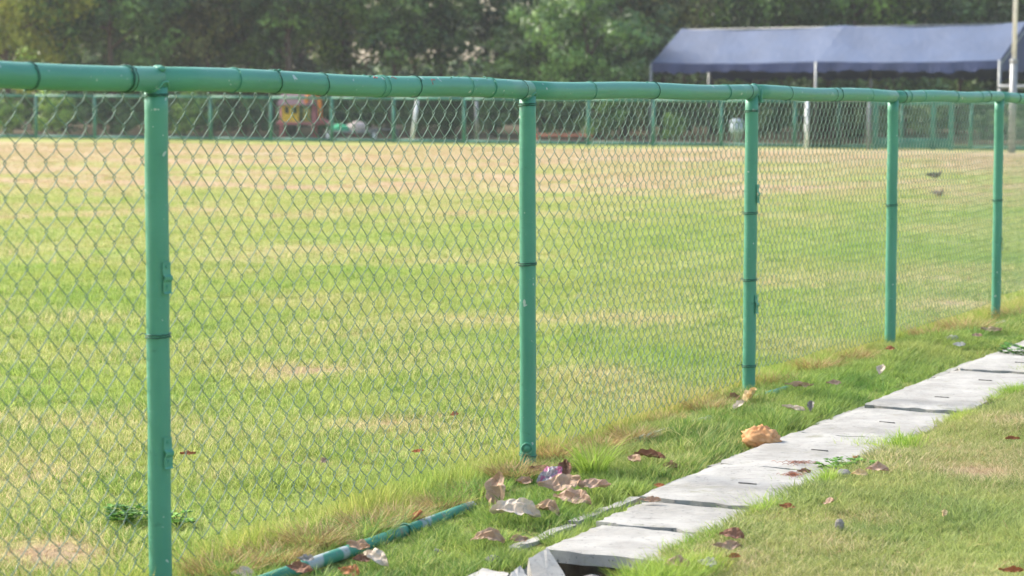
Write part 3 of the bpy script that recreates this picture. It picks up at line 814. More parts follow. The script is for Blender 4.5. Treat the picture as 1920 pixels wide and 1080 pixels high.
# broad leaved weeds
WEED = m_leaf('weed_leaf', (.09, .21, .045), (.22, .37, .09), .35, 6)
def weed(u, v, r_, h, n, label, seed, lf=.018, z=None):
    p = at(u, v); rr = random.Random(seed); root = empty('weed_plant', (p.x, p.y, gz(p.x, p.y)+.0), label=label, cat='weed')
    stm = MB(); lv = MB()
    for i in range(n):
        an = rr.uniform(0, 6.28); d = r_*math.sqrt(rr.random()); hh = h*rr.uniform(.35, 1)
        tip = Vector((math.cos(an)*d, math.sin(an)*d, hh)); stm.tube([(0, 0, 0), tip*.5+Vector((0, 0, hh*.2)), tip], .0009, 4)
        for q in range(3):
            a2 = an+(q-1)*1.2+rr.uniform(-.3, .3); L = lf*rr.uniform(.7, 1.3); W = L*.42
            D = Vector((math.cos(a2), math.sin(a2), rr.uniform(-.2, .5))).normalized(); N_ = D.cross(Vector((0, 0, 1))).normalized(); up = N_.cross(D)
            V = [tip, tip+D*L*.35+N_*W*.8+up*.002, tip+D*L*.7+N_*W+up*.001, tip+D*L, tip+D*L*.7-N_*W+up*.001, tip+D*L*.35-N_*W*.8+up*.002, tip+D*L*.5-up*.002]
            lv.add(V, [(0, 1, 6), (1, 2, 6), (2, 3, 6), (3, 4, 6), (4, 5, 6), (5, 0, 6)], rr.random())
    stm.build('stem', WEED, root); lv.build('foliage', WEED, root)
weed(1585, 893, .085, .05, 70, 'leafy green weed growing over the right edge of the slab path', 1)
weed(240, 985, .055, .05, 45, 'low broad-leaved weed in the field left of the first fence post', 2)
weed(335, 990, .04, .04, 22, 'small broad-leaved weed just right of the first fence post', 3)
weed(1905, 672, .09, .07, 40, 'leafy sprout beside the slab path at the right edge of the photo', 4, .03)

# ------------------------------------------------------------------ fallen leaves and litter
DL = {'tan': m_deadleaf('leaf_tan', (.46, .30, .19), (.60, .43, .30)), 'pink': m_deadleaf('leaf_pinkish', (.46, .30, .21), (.60, .44, .32)),
      'cream': m_deadleaf('leaf_cream', (.60, .50, .39), (.74, .65, .54)), 'brown': m_deadleaf('leaf_brown', (.27, .14, .09), (.42, .24, .16)),
      'rust': m_deadleaf('leaf_rust', (.38, .14, .06), (.50, .24, .12)), 'grey': m_deadleaf('leaf_grey', (.30, .27, .24), (.45, .42, .38)),
      'white': m_deadleaf('scrap_white', (.58, .54, .47), (.72, .68, .60)), 'orange': m_deadleaf('foam_orange', (.64, .31, .13), (.80, .48, .24)),
      'yellow': m_deadleaf('leaf_yellow', (.66, .47, .22), (.78, .62, .36))}
def leaf_mesh(L, W, curl, fold, seed, mat, torn=.25):
    r_ = random.Random(seed); nu, nv = 14, 6; V = []; Fc = []; ph = r_.uniform(0, 6)
    ed = [1-torn*max(0, noise.noise(Vector((i*.45, seed*1.7, 0))))*1.6 for i in range(nu+1)]
    ed2 = [1-torn*max(0, noise.noise(Vector((i*.45, seed*1.7, 9))))*1.6 for i in range(nu+1)]
    for i in range(nu+1):
        t = i/nu; wd = W*.5*(math.sin(math.pi*min(1, max(.01, (t**1.25)*.97+.015)))**.85)*(1+.16*noise.noise(Vector((t*7, seed*2.3, 4))))
        a_ = curl*(t-.5); X = (math.sin(a_)/curl if abs(curl) > .01 else (t-.5))*L; Z = ((1-math.cos(a_))/curl if abs(curl) > .01 else 0)*L
        for j in range(-nv//2, nv//2+1):
            s_ = j/(nv/2); e = ed[i] if s_ > 0 else ed2[i]
            y = s_*wd*e; z = Z+abs(s_)**1.3*wd*fold+.0075*noise.noise(Vector((t*4+seed, s_*1.6, 1)))*(L/.06)+.0045*noise.noise(Vector((t*9+seed, s_*5, 1)))*(L/.06)-.002*(j == 0)
            V.append((X+.008*noise.noise(Vector((t*6, s_*3, seed))), y*math.cos(fold*.6), z))
    m_n = nv//2*2+1
    for i in range(nu):
        for j in range(m_n-1): Fc.append((i*m_n+j, (i+1)*m_n+j, (i+1)*m_n+j+1, i*m_n+j+1))
    me = bpy.data.meshes.new('dry_leaf'); me.from_pydata(V, [], Fc); me.materials.append(DL[mat]); me.update(); return me
def leaf(u, v, px, wpx, ang, tilt, curl, fold, mat, label, lift=.03, seed=None, name='dry_leaf', cat='leaf', roll=0.6, torn=.3):
    p = at(u, v); k_ = p.y/F*1.0; L = px*k_*1.32; W = wpx*k_*1.42; fold *= 1.5; sd = int(u*7+v) if seed is None else seed
    s_, t_ = to_st(p); z = gz(p.x, p.y)
    if TL < t_ < TR-.03: z = SLABZ; p = at(u, v, SLABZ); lift = .006
    p = at(u, v, z+lift)
    roll = roll if abs(tilt) < .6 else 0.0
    me = leaf_mesh(L, W, curl, fold, sd, mat, torn)
    o = link(name, me, None, p, (roll, tilt, ang)); sm = o.modifiers.new('thick', 'SOLIDIFY'); sm.thickness = .0007; sm.use_rim = False
    return tag(o, label, cat)
R_ = rad
leaf(931, 925, 62, 30, R_(70), R_(-62), 1.0, .3, 'tan', 'tall tan leaf standing upright in the grass left of the second post', .045)
leaf(966, 953, 76, 30, R_(-8), R_(4), -1.2, .25, 'cream', 'large pale cream curled leaf below the second post', .045)
leaf(1024, 950, 46, 22, R_(-20), R_(5), -2.2, .3, 'tan', 'small tan curled ring-shaped leaf right of the pale cream leaf', .04)
leaf(1048, 908, 62, 30, R_(15), R_(-5), .7, .2, 'tan', 'broad tan leaf lying under the printed wrapper', .045)
leaf(1072, 932, 60, 26, R_(-28), R_(6), -.6, .3, 'pink', 'pinkish leaf lowest in the heap by the second post', .042)
leaf(1108, 909, 56, 20, R_(-4), R_(2), .5, .3, 'pink', 'long smooth pinkish-brown leaf at the right end of the heap', .042)
leaf(1060, 884, 34, 20, R_(80), R_(-70), .6, .5, 'brown', 'dark reddish-brown leaf standing up behind the printed wrapper', .04)
leaf(1014, 882, 36, 16, R_(5), R_(4), .9, .3, 'brown', 'flat dark brown leaf between the second post and the wrapper', .035)
leaf(982, 903, 26, 14, R_(20), R_(4), .9, .3, 'tan', 'small faded tan leaf half sunk in grass right under the second post', .03)
leaf(915, 1006, 52, 26, R_(5), R_(3), -1.3, .4, 'tan', 'crinkled light brown leaf in the verge above the broken slabs', .035)
leaf(972, 1012, 30, 13, R_(25), R_(4), .7, .3, 'tan', 'small pointed tan leaf beside the kerb above the broken slabs', .03)
leaf(702, 1042, 52, 22, R_(-42), R_(12), -.9, .3, 'cream', 'pale brown arched leaf just below the ground pipe', .045)
leaf(672, 1024, 34, 18, R_(-15), R_(6), .6, .3, 'tan', 'tan leaf resting on the ground pipe', .045)
leaf(678, 1050, 30, 16, R_(30), R_(4), .8, .4, 'brown', 'brown curled leaf under the pale arched leaf', .03)
leaf(655, 1072, 40, 20, R_(-35), R_(4), .5, .3, 'rust', 'rust-coloured leaf at the bottom edge below the pipe', .03)
leaf(562, 1066, 44, 18, R_(-25), R_(4), .4, .2, 'brown', 'long dark brown leaf lying over the lower pipe end', .045)
leaf(573, 1048, 24, 14, R_(0), R_(4), .6, .3, 'grey', 'small grey leaf on top of the lower pipe end', .045)
leaf(456, 1074, 38, 18, R_(-12), R_(4), -.8, .3, 'cream', 'cream curled leaf in the bottom left of the fence strip', .035)
leaf(782, 970, 22, 18, R_(20), R_(-40), .5, .4, 'rust', 'reddish leaf piece standing behind the ground pipe', .03)
leaf(1219, 856, 48, 13, R_(-30), R_(3), .4, .7, 'brown', 'long dark brown rolled leaf in the verge right of the long-bladed tuft', .04)
leaf(1190, 862, 24, 16, R_(-50), R_(4), .6, .4, 'pink', 'small brown leaf left of the dark rolled leaf', .035)
leaf(1256, 874, 24, 14, R_(0), R_(4), .6, .4, 'brown', 'small dark brown leaf right of the dark rolled leaf', .02)
leaf(1219, 938, 30, 9, R_(-4), R_(2), .4, .3, 'pink', 'small pinkish leaf lying on the left edge of the second slab', .02)
leaf(1238, 912, 22, 9, R_(-45), R_(4), .5, .3, 'rust', 'small orange-brown leaf at the kerb beside the third slab', .03)
leaf(1373, 748, 22, 14, R_(20), R_(-20), .6, .4, 'brown', 'dark brown leaf at the left foot of the third post', .035)
leaf(1383, 761, 22, 14, R_(0), R_(-30), .5, .3, 'cream', 'round pale leaf just below the cream leaf at the third post', .035)
leaf(1406, 744, 30, 20, R_(30), R_(-35), .8, .4, 'yellow', 'bright cream-yellow leaf leaning on the third fence post', .045)
leaf(1488, 766, 34, 8, R_(-30), R_(4), .3, .5, 'cream', 'narrow pale leaf in the grass above the orange foam lump', .045)
leaf(1521, 762, 16, 12, R_(70), R_(-60), .6, .6, 'grey', 'grey curled leaf standing near the left edge of the path', .045)
leaf(1498, 722, 40, 10, R_(4), R_(2), .5, .3, 'tan', 'long tan leaf under the brown clump right of the third post', .05)
leaf(1563, 718, 20, 8, R_(4), R_(2), .5, .3, 'pink', 'small pinkish leaf in the hummock halfway to the fourth post', .07)
leaf(1652, 693, 16, 12, R_(60), R_(-50), .5, .3, 'cream', 'little pale leaf upright in the grass below the fourth post', .055)
leaf(1668, 654, 16, 9, R_(20), R_(0), .5, .3, 'rust', 'tiny rust leaf against the foot of the fourth post', .06)
leaf(1858, 618, 30, 9, R_(4), R_(2), .5, .3, 'pink', 'pale pink leaf just below the fifth post', .05)
leaf(1832, 629, 14, 7, R_(-10), R_(2), .5, .3, 'pink', 'tiny pinkish leaf left of the pale pink one under the fifth post', .05)
leaf(1798, 646, 18, 8, R_(10), R_(2), .4, .2, 'white', 'white scrap of paper in the grass left of the fifth post', .05, name='paper_scrap', cat='litter')
leaf(1372, 1002, 36, 20, R_(-15), R_(5), -.7, .3, 'brown', 'dark reddish-brown leaf in the lawn beside the front slabs', .035)
leaf(1362, 1024, 40, 14, R_(12), R_(3), .5, .2, 'pink', 'pinkish pale leaf directly below the dark reddish-brown one', .03)
leaf(1270, 1056, 44, 22, R_(15), R_(4), -.9, .3, 'pink', 'curled pinkish-brown leaf in the lawn at the bottom edge', .035)
leaf(1326, 1056, 26, 16, R_(-15), R_(4), .4, .3, 'white', 'white crumpled paper scrap right of the curled leaf at the bottom edge', .03, name='paper_scrap', cat='litter')
leaf(1375, 1043, 20, 8, R_(0), R_(4), .4, .3, 'rust', 'small rust-red leaf between the two lawn leaves and the paper scrap', .025)
leaf(1476, 950, 22, 10, R_(-10), R_(4), .7, .4, 'rust', 'small reddish curled leaf in the lawn left of the leafy weed', .03)
leaf(1440, 963, 20, 12, R_(10), R_(4), .7, .4, 'brown', 'small dark leaf below the reddish curled leaf', .03)
leaf(1554, 941, 18, 14, R_(-40), R_(-20), .3, .2, 'pink', 'small triangular tan leaf in the lawn below the leafy weed', .03)
leaf(1645, 878, 32, 16, R_(-5), R_(4), -.6, .3, 'pink', 'pinkish leaf in the lawn right of the leafy weed', .035)
leaf(1612, 887, 22, 12, R_(0), R_(4), -.6, .3, 'yellow', 'yellowish leaf lying on the leafy weed', .055)
leaf(1601, 861, 24, 6, R_(-60), R_(-30), .3, .3, 'rust', 'narrow orange leaf standing above the leafy weed', .055)
leaf(1507, 884, 20, 9, R_(5), R_(2), .4, .3, 'brown', 'brown leaf on the slab just left of the leafy weed', .01)
leaf(1898, 822, 20, 6, R_(5), R_(2), .4, .3, 'rust', 'small orange-red leaf in the lawn at the right edge', .03)
leaf(1770, 962, 18, 8, R_(70), R_(-20), .4, .3, 'yellow', 'small yellow leaf alone in the lower right lawn', .03)
leaf(1895, 1070, 34, 8, R_(-5), R_(2), .5, .4, 'rust', 'rust leaf in the bottom right corner of the lawn', .025)
leaf(352, 850, 22, 8, R_(10), R_(2), .4, .3, 'rust', 'small reddish leaf in the field right of the first post', .03)
leaf(607, 864, 12, 10, R_(60), R_(-20), .4, .3, 'pink', 'small orange leaf in the field left of the second post', .03)
leaf(784, 846, 20, 8, R_(-30), R_(-10), .4, .3, 'rust', 'orange-brown leaf in the field close behind the second post wire', .03)
leaf(852, 777, 12, 9, R_(0), R_(-10), .4, .3, 'rust', 'tiny red leaf in the field highest behind the second bay wire', .03)

# orange foam lump
FO = DL['orange']
def crumple(u, v, w_, h_, mat, label, name, cat, seed, d_=None, lift=0.0):
    p = at(u, v); k_ = p.y/F; W, H = w_*k_*.5, h_*k_*.62; V = []; Fc = []; nu, nv = 40, 22
    for j in range(nv+1):
        ph = math.pi*j/nv
        for i in range(nu):
            th = 2*math.pi*i/nu; d = Vector((math.sin(ph)*math.cos(th), math.sin(ph)*math.sin(th), math.cos(ph)))
            rg = 1-abs(noise.noise(d*2.0+Vector((seed, 0, 0))))*1.5
            k2 = .72+.40*rg+.22*noise.noise(d*5+Vector((0, seed, 0)))+.10*noise.noise(d*13)
            V.append((d.x*W*k2*1.08, d.y*(d_ or W*.75)*k2, d.z*H*k2+H*.8))
    for j in range(nv):
        for i in range(nu): Fc.append((j*nu+i, (j+1)*nu+i, (j+1)*nu+(i+1) % nu, j*nu+(i+1) % nu))
    me = bpy.data.meshes.new(name); me.from_pydata(V, [], Fc); me.materials.append(mat); me.update()
    me.polygons.foreach_set('use_smooth', [True]*len(me.polygons))
    o = link(name, me, None, (p.x, p.y, gz(p.x, p.y)+lift), (0, rad(8), -.25)); return tag(o, label, cat)
crumple(1426, 842, 66, 36, FO, 'torn lump of orange foam lying on the left edge of the path', 'foam_lump', 'foam', 5, lift=.022)
crumple(1572, 1020, 16, 18, DL['grey'], 'small fluffy grey ball of lint in the lower lawn', 'lint_ball', 'litter', 8, lift=.01)
# printed wrapper
k = NT('printed_wrapper'); q = k.noise(130, 2, .5, k.pos(obj=True)); q2 = k.noise(40, 2, .5, k.pos(obj=True))
col = k.mix(k.ramp(q, .45, .55), (.54, .50, .47), (.33, .28, .29)); col = k.mix(k.ramp(q2, .55, .6), col, (.55, .20, .30))
DL['wrap'] = k.done(k.bsdf(col, .35, normal=k.bump(q2, .4, .004)))
leaf(1030, 893, 44, 24, R_(32), R_(-22), .5, .35, 'wrap', 'crumpled purple and white printed wrapper in the leaf heap by the second post', .052, name='wrapper', cat='wrapper', torn=.05)
# reddish pine-needle litter on the slab
NEED = flat('red_needles', (.32, .11, .06), .8, .3, 40)
for (u0, v0, du, lab, sd) in ((1490, 871, 40, 'sprig of reddish dry needles lying across a slab joint', 1), (1478, 893, 22, 'smaller sprig of reddish dry needles in the middle of a slab', 2)):
    p = at(u0, v0, SLABZ); r_ = random.Random(sd); mb = MB()
    for i in range(46):
        x, y = r_.gauss(0, du*.45*p.y/F), r_.gauss(0, .018); an = r_.gauss(.1, .5); L = r_.uniform(.012, .03)
        d = Vector((math.cos(an), math.sin(an), 0))*L
        mb.tube([Vector((x, y, .004)), Vector((x, y, .006+r_.uniform(0, .005)))+d*.5, Vector((x, y, .003))+d], .0006, 4)
    o = mb.build('needle_sprig', NEED, None, (p.x, p.y, SLABZ+.001)); tag(o, lab, 'twigs')
for i, (u, v, r_, mt, lab) in enumerate(((1582, 912, .022, 'grey', 'grey stone half hidden under the leafy weed'), (1783, 649, .03, 'white', 'white pebble left of the paper scrap near the fifth post'),
        (1098, 967, .020, 'grey', 'pale rubble stone on the kerb above the first slab'), (925, 1050, .022, 'grey', 'grey rubble stone between kerb and flat broken piece'),
        (820, 1038, .012, 'grey', 'small grey stone in the verge between pipe and kerb'))):
    p = at(u, v); stone('stone', r_, (p.x, p.y, gz(p.x, p.y)+r_*.5), STONE if mt == 'grey' else CONC, lab, (1.2, .9, .6), seed=i+5)

# ------------------------------------------------------------------ doves on the field
DOVE = flat('dove_brown', (.20, .14, .11), .8, .35, 40); DOVED = flat('dove_dark', (.07, .055, .05), .8, .3, 40); LEGM = flat('dove_leg', (.35, .12, .10), .6, .1)
def dove(u, v, rz, label, sc=1.0):
    p = at(u, v); o = empty('dove', p, rz, label=label, cat='bird'); o.scale = (sc,)*3
    # one continuous body: tail root, belly, breast, neck, head
    pts = [(-.115, 0, .085), (-.085, 0, .088), (-.045, 0, .087), (0, 0, .082), (.040, 0, .082), (.065, 0, .095), (.078, 0, .115), (.088, 0, .128), (.100, 0, .131), (.108, 0, .130)]
    rs = [.008, .020, .034, .041, .038, .028, .019, .0175, .014, .005]
    MB().tube(pts, rs, 16).build('body', DOVE, o)
    mb = MB(); mb.add([(-.10, -.014, .092), (-.10, .014, .092), (-.215, .026, .100), (-.215, -.026, .100), (-.10, -.012, .084), (-.10, .012, .084), (-.215, .022, .096), (-.215, -.022, .096)],
                      [(0, 1, 2, 3), (7, 6, 5, 4), (0, 4, 5, 1), (2, 6, 7, 3), (1, 5, 6, 2), (0, 3, 7, 4)]); mb.build('tail', DOVED, o)
    for sgn in (1, -1):
        V = []; Fc = []
        for i in range(9):
            t = i/8; x = .045-.16*t; hw = .030*math.sin(math.pi*min(1, t*.85+.12))**.7
            for j in range(5):
                a_ = (j/4-.5)*2; V.append((x, sgn*(.036*math.cos(a_*.9)*(1-t*.55)+.004), .092+a_*hw))
        for i in range(8):
            for j in range(4): Fc.append((i*5+j, (i+1)*5+j, (i+1)*5+j+1, i*5+j+1))
        w2 = MB().add(V, Fc).build('wing', DOVED, o); md = w2.modifiers.new('t', 'SOLIDIFY'); md.thickness = .004
        MB().tube([(.005, sgn*.016, .05), (.008, sgn*.017, .025), (.004, sgn*.017, .0), (.02, sgn*.017, .002)], .003, 6).build('leg', LEGM, o)
    MB().tube([(.104, 0, .129), (.118, 0, .125), (.125, 0, .120)], [.004, .0025, .0008], 6).build('beak', DOVED, o)
dove(1752, 339, R_(-12), 'brown dove standing on the field with its long tail to the left', 1.05)
dove(1760, 373, R_(-65), 'smaller-looking brown dove facing the camera, nearer than the other dove', .85)

# ------------------------------------------------------------------ far side: fence, playground, tent, goal
FWHITE = flat('dull_white_paint', (.26, .27, .27), .6, .15, 4)
NETB = m_net('black_net', (.012, .014, .016), .34, 11.0)
NETG = m_net('far_wire_net', (.04, .10, .075), .09, 14.0)
FPAINT = flat('far_green_paint', (.045, .20, .135), .5, .2, 3); WHITE = flat('white_paint', (.80, .81, .82), .5, .12, 4); GALV = flat('galvanised', (.30, .31, .31), .45, .15, 6, .3)
A0 = at(-60, 258.5); A1 = at(1400, 276); 
ff = empty('far_fence', (0, 0, 0), label='low green chain link fence along the far side of the playing field', cat='fence')
dirf = (A1-A0).normalized()
def far_pt(u):
    d = ray(u, 270); 
    # intersect vertical plane through A0,A1
    nrm = Vector((dirf.y, -dirf.x, 0)); k_ = (A0-Vector((0, 0, EYE))).dot(nrm)/d.dot(nrm)
    q = Vector((0, 0, EYE))+d*k_; return Vector((q.x, q.y, 0))
FHT = 1.20
us = [-60, 68, 178, 285, 395, 508, 622, 738, 870, 985, 1103, 1225, 1352, 1490, 1572, 1690, 1820, 1960]
for u in us:
    p = far_pt(u); MB().tube([p+Vector((0, 0, -.1)), p+Vector((0, 0, FHT))], .045, 10).build('post', FPAINT, ff)
for a_, b_ in zip(us[:-1], us[1:]):
    p, q = far_pt(a_), far_pt(b_); m0 = Vector((0, 0, FHT))
    MB().tube([p+m0, q+m0], .038, 10).build('top_rail', FPAINT, ff)
    MB().tube([p+Vector((0, 0, .06)), q+Vector((0, 0, .06))], .045, 8).build('bottom_rail', FPAINT, ff)
    L = (q-p).length; d = (q-p).normalized()
    o = MB().add([(0, 0, .06), (L, 0, .06), (L, 0, FHT), (0, 0, FHT)], [(0, 1, 2, 3)]).build('wire_panel', NETG, ff, p, rz=math.atan2(d.y, d.x))
# the green framed gate further right
gt = empty('green_gate', far_pt(1635)+Vector((0, -.5, 0)), math.atan2(dirf.y, dirf.x), label='green framed gate panel with heavy bottom board by the far fence under the tent', cat='gate')
for x in (0, 1.45, 1.9): MB().box((x, 0, .62), (.13, .10, 1.24)).build('gate_post', FPAINT, gt, bevel=.01)
MB().box((.95, -.02, .16), (1.78, .06, .26)).build('bottom_board', FPAINT, gt, bevel=.01); MB().box((.95, -.02, 1.16), (1.78, .06, .07)).build('top_bar', FPAINT, gt, bevel=.01)
# goals with dark nets
def goal(uL, uR, Y, h, label, lean=0.0, both=True, nw=None):
    a_ = deep(uL, 262, Y); b_ = deep(uR, 262, Y); L = b_.x-a_.x
    o = empty('goal_frame', (a_.x, Y, 0), label=label, cat='goal')
    MB().tube([(0, 0, 0), (lean, 0, h)], .05, 10).build('goal_post', WHITE, o)
    MB().tube([(L, 0, 0), (L, 0, h)], .045, 10).build('goal_post', FWHITE if both else GALV, o)
    MB().tube([(lean-.02, 0, h), (L, 0, h)], .04, 10).build('crossbar', FWHITE if both else FPAINT, o)
    m1 = MB(); n_ = 10
    V = []; Fc = []
    for i in range(n_+1):
        for j in range(6):
            V.append((lean+(L-lean)*i/n_, .08+.9*(1-j/5)**1.3+.05*math.sin(i*1.7+j), h*j/5))
    for i in range(n_):
        for j in range(5): Fc.append((i*6+j, (i+1)*6+j, (i+1)*6+j+1, i*6+j+1))
    m1.add(V, Fc).build('net', NETB, o)
goal(772, 893, 61.5, 1.22, 'leaning white goal post with a dark net behind the far fence, left of centre', .16, False)
goal(1512, 1628, 56.5, 1.25, 'small goal with white posts and dark net under the right part of the tent', 0)
# white ground marks
for (u, v, L, sc) in ((480, 291, 1.3, .22), (1240, 301, 9.0, .16)):
    p = at(u, v); mb = MB(); V = []; Fc = []; r_ = random.Random(3); n_ = 24
    for i in range(n_+1):
        for sg in (-1, 1): V.append((L*(i/n_-.5), sg*sc*r_.uniform(.3, 1), .0))
    for i in range(n_): Fc.append((2*i, 2*i+2, 2*i+3, 2*i+1))
    o = mb.add(V, Fc).build('chalk_mark', flat('chalk', (.58, .48, .38), .9, .1, 8), None, (p.x, p.y, gz(p.x, p.y)+.03)); tag(o, kind='structure')
# flagpole and grey railing at the right
p = deep(1897, 272, 53.5); o = empty('flagpole', (p.x, p.y, 0), label='tall white flagpole in front of the tent at the right edge', cat='pole')
MB().tube([(0, 0, 0), (0, 0, 2.2)], .085, 16).build('lower_pole', GALV, o); MB().tube([(0, 0, 2.2), (0, 0, 9)], [.055, .045], 16).build('upper_pole', WHITE, o); MB().tube([(0, 0, 2.17), (0, 0, 2.24)], .095, 16).build('collar', GALV, o)
a_ = deep(1872, 264, 57); o = empty('metal_railing', (a_.x, 57, 0), label='grey metal pipe railing behind the flagpole at the right edge', cat='railing')
MB().tube([(0, 0, 0), (0, 0, 1.62)], .035, 8).build('rail_post', GALV, o); MB().tube([(1.9, 0, 0), (1.9, 0, 1.62)], .035, 8).build('rail_post', GALV, o); MB().tube([(-.05, 0, 1.62), (1.95, 0, 1.62)], .045, 8).build('hand_rail', GALV, o)

# tent
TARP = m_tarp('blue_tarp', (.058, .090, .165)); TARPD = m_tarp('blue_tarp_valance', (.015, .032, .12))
LZ, RZ = 69.0, 62.0
pl = deep(1221, 118, LZ); pr = deep(1875, 113, RZ)
eh = (pl.z+pr.z)/2; dt = Vector((pr.x-pl.x, pr.y-pl.y, 0)); TLN = dt.length; dt.normalize(); nb = Vector((-dt.y, dt.x, 0)); TW = 3.4
print('tent', TLN, pl.z, pr.z)
tent = empty('marquee_tent', (pl.x, pl.y, 0), math.atan2(dt.y, dt.x), label='long blue tarpaulin marquee tent beyond the far fence at the right', cat='tent')
rh = 1.12
def ez(x): return pl.z+(pr.z-pl.z)*x/TLN
def roof(x, t, back=False):
    # x along, t 0 at eave .. 1 at ridge
    m_x = abs((x % (TLN/2))/(TLN/2)-.5)*2; sag = -.10*(1-m_x**2)*t - .05*(1-t)*(1-m_x**2)
    y = TW/2*t if not back else TW-TW/2*t
    return (x, y, ez(x)+rh*t**1.06+sag*.9 + .012*math.sin(x*3.1+t*4))
for back in (False, True):
    for half in (0, 1):
        V = []; Fc = []; nx, ny = 22, 8
        for i in range(nx+1):
            for j in range(ny+1): V.append(roof(TLN/2*half+(TLN/2-.001)*i/nx, j/ny, back))
        for i in range(nx):
            for j in range(ny): Fc.append((i*(ny+1)+j, (i+1)*(ny+1)+j, (i+1)*(ny+1)+j+1, i*(ny+1)+j+1))
        o = MB().add(V, Fc).build('roof_sheet', TARP, tent); md = o.modifiers.new('t', 'SOLIDIFY'); md.thickness = .01; md.use_rim = False
def valance(p0, p1, name, dz=lambda k: 0, n=80, drop=.30):
    V = []; Fc = []; p0 = Vector(p0); p1 = Vector(p1); r_ = random.Random(8)
    for i in range(n+1):
        q = p0.lerp(p1, i/n); z = q.z+dz(i/n); sc = drop*(.74+.22*abs(math.sin(i*math.pi/4+.5*math.sin(i*.3))))+r_.uniform(-.035, .03)+.04*math.sin(i*.21)
        for j in range(3): V.append((q.x, q.y+.02*math.sin(i*.9)*j/2, z+.004-sc*j/2))
    for i in range(n):
        for j in range(2): Fc.append((i*3+j, (i+1)*3+j, (i+1)*3+j+1, i*3+j+1))
    o = MB().add(V, Fc).build(name, TARPD, tent); md = o.modifiers.new('t', 'SOLIDIFY'); md.thickness = .008; md.use_rim = False
def sg(x): 
    m_x = abs((x*TLN % (TLN/2))/(TLN/2)-.5)*2; return -.05*(1-m_x**2)*.9
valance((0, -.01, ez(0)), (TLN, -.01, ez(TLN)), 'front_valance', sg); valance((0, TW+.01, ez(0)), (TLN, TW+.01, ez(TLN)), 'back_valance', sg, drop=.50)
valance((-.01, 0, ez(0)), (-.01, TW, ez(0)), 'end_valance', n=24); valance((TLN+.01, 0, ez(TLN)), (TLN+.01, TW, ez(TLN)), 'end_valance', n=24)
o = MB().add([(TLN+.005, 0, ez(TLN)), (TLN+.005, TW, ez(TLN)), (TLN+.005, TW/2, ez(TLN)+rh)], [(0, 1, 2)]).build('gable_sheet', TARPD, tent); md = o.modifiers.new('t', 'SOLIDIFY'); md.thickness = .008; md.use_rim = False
MB().box((TLN+.03, TW*.60, ez(TLN)+.38), (.01, .42, .28)).build('gable_patch', TARP, tent)
for x in (0, TLN/2, TLN):
    for y in (0, TW): MB().tube([(x, y, 0), (x, y, ez(x))], .045, 10).build('tent_pole', GALV, tent)
    MB().tube([(x, .05, ez(x)-.10), (x, TW/2, ez(x)+rh-.18), (x, TW-.05, ez(x)-.10)], .03, 8).build('rafter', GALV, tent)
MB().tube([(0, TW/2, ez(0)+rh-.05), (TLN, TW/2, ez(TLN)+rh-.05)], .02, 8).build('ridge_pole', GALV, tent)

# playground house with slide
Y = 65.5; k_ = Y/F; b0 = deep(527, 258, Y); c_ = lambda n_, c: flat(n_, c, .5, .15, 3)
YEL, ORG, PNK, PRP = c_('yellow_plastic', (.80, .48, .03)), c_('orange_plastic', (.80, .24, .03)), c_('faded_pink_plastic', (.50, .16, .17)), c_('faded_purple_roof', (.22, .12, .13))
o = empty('play_house', (b0.x, Y, 0), label='yellow play house on pink legs with purple roof and slide behind the far fence', cat='playhouse')
def zz(v): return deep(560, v, Y).z
wd = 60*k_; pz = zz(231); tz = zz(197)
for x in (0, wd):
    for y in (0, .9): MB().tube([(x, y, 0), (x, y, tz)], .04, 8).build('leg', PNK, o)
MB().box((wd/2+.1, .45, pz), (wd+.45, 1.0, .08)).build('platform', PNK, o, bevel=.01)
m_ = MB(); hz_ = tz-pz
# front wall with two window openings
for (x0, x1, z0, z1) in ((0, wd*.55, 0, .45), (0, .10, .45, .85), (.24, .34, .45, .85), (.48, wd*.55, .45, .85), (0, wd*.55, .85, 1)):
    m_.box(((x0+x1)/2, 0, pz+.04+hz_*(z0+z1)/2), (x1-x0, .05, hz_*(z1-z0)))
m_.box((0, .45, pz+hz_/2), (.05, .9, hz_)); m_.build('wall', YEL, o, smooth=False)
MB().box((wd*.80, .0, pz+hz_*.45), (wd*.22, .05, hz_*.8)).build('side_panel', c_('olive_plastic', (.36, .30, .06)), o, bevel=.01)
rz0 = tz; m_ = MB(); V = [(-.12, -.15, rz0), (wd+.05, -.15, rz0), (wd+.05, 1.05, rz0), (-.12, 1.05, rz0), (.1, .45, rz0+.62), (wd-.15, .45, rz0+.62)]
m_.add(V, [(0, 1, 5, 4), (2, 3, 4, 5), (1, 2, 5), (3, 0, 4), (0, 3, 2, 1)]).build('roof', PRP, o, smooth=False)
pts = [(wd+.0+.20*math.cos(a_), -.05, pz+.55+.42*math.sin(a_)) for a_ in [math.pi*q/8 for q in range(9)]]; pts = [(pts[0][0]+.02, -.05, pz+.1)]+pts
MB().tube(pts, .06, 8).build('arch', ORG, o)
m_ = MB(); n_ = 10
for i in range(n_):
    t0, t1 = i/n_, (i+1)/n_
    P0 = Vector((wd+.22+1.05*t0, -.1, pz*(1-t0)**1.15+.08)); P1 = Vector((wd+.22+1.05*t1, -.1, pz*(1-t1)**1.15+.08))
    m_.add([P0+Vector((0, -.22, .1)), P0+Vector((0, -.2, 0)), P0+Vector((0, .2, 0)), P0+Vector((0, .22, .1)), P1+Vector((0, -.22, .1)), P1+Vector((0, -.2, 0)), P1+Vector((0, .2, 0)), P1+Vector((0, .22, .1))],
           [(0, 1, 5, 4), (1, 2, 6, 5), (2, 3, 7, 6)])
q = m_.build('slide', PNK, o); md = q.modifiers.new('t', 'SOLIDIFY'); md.thickness = .03
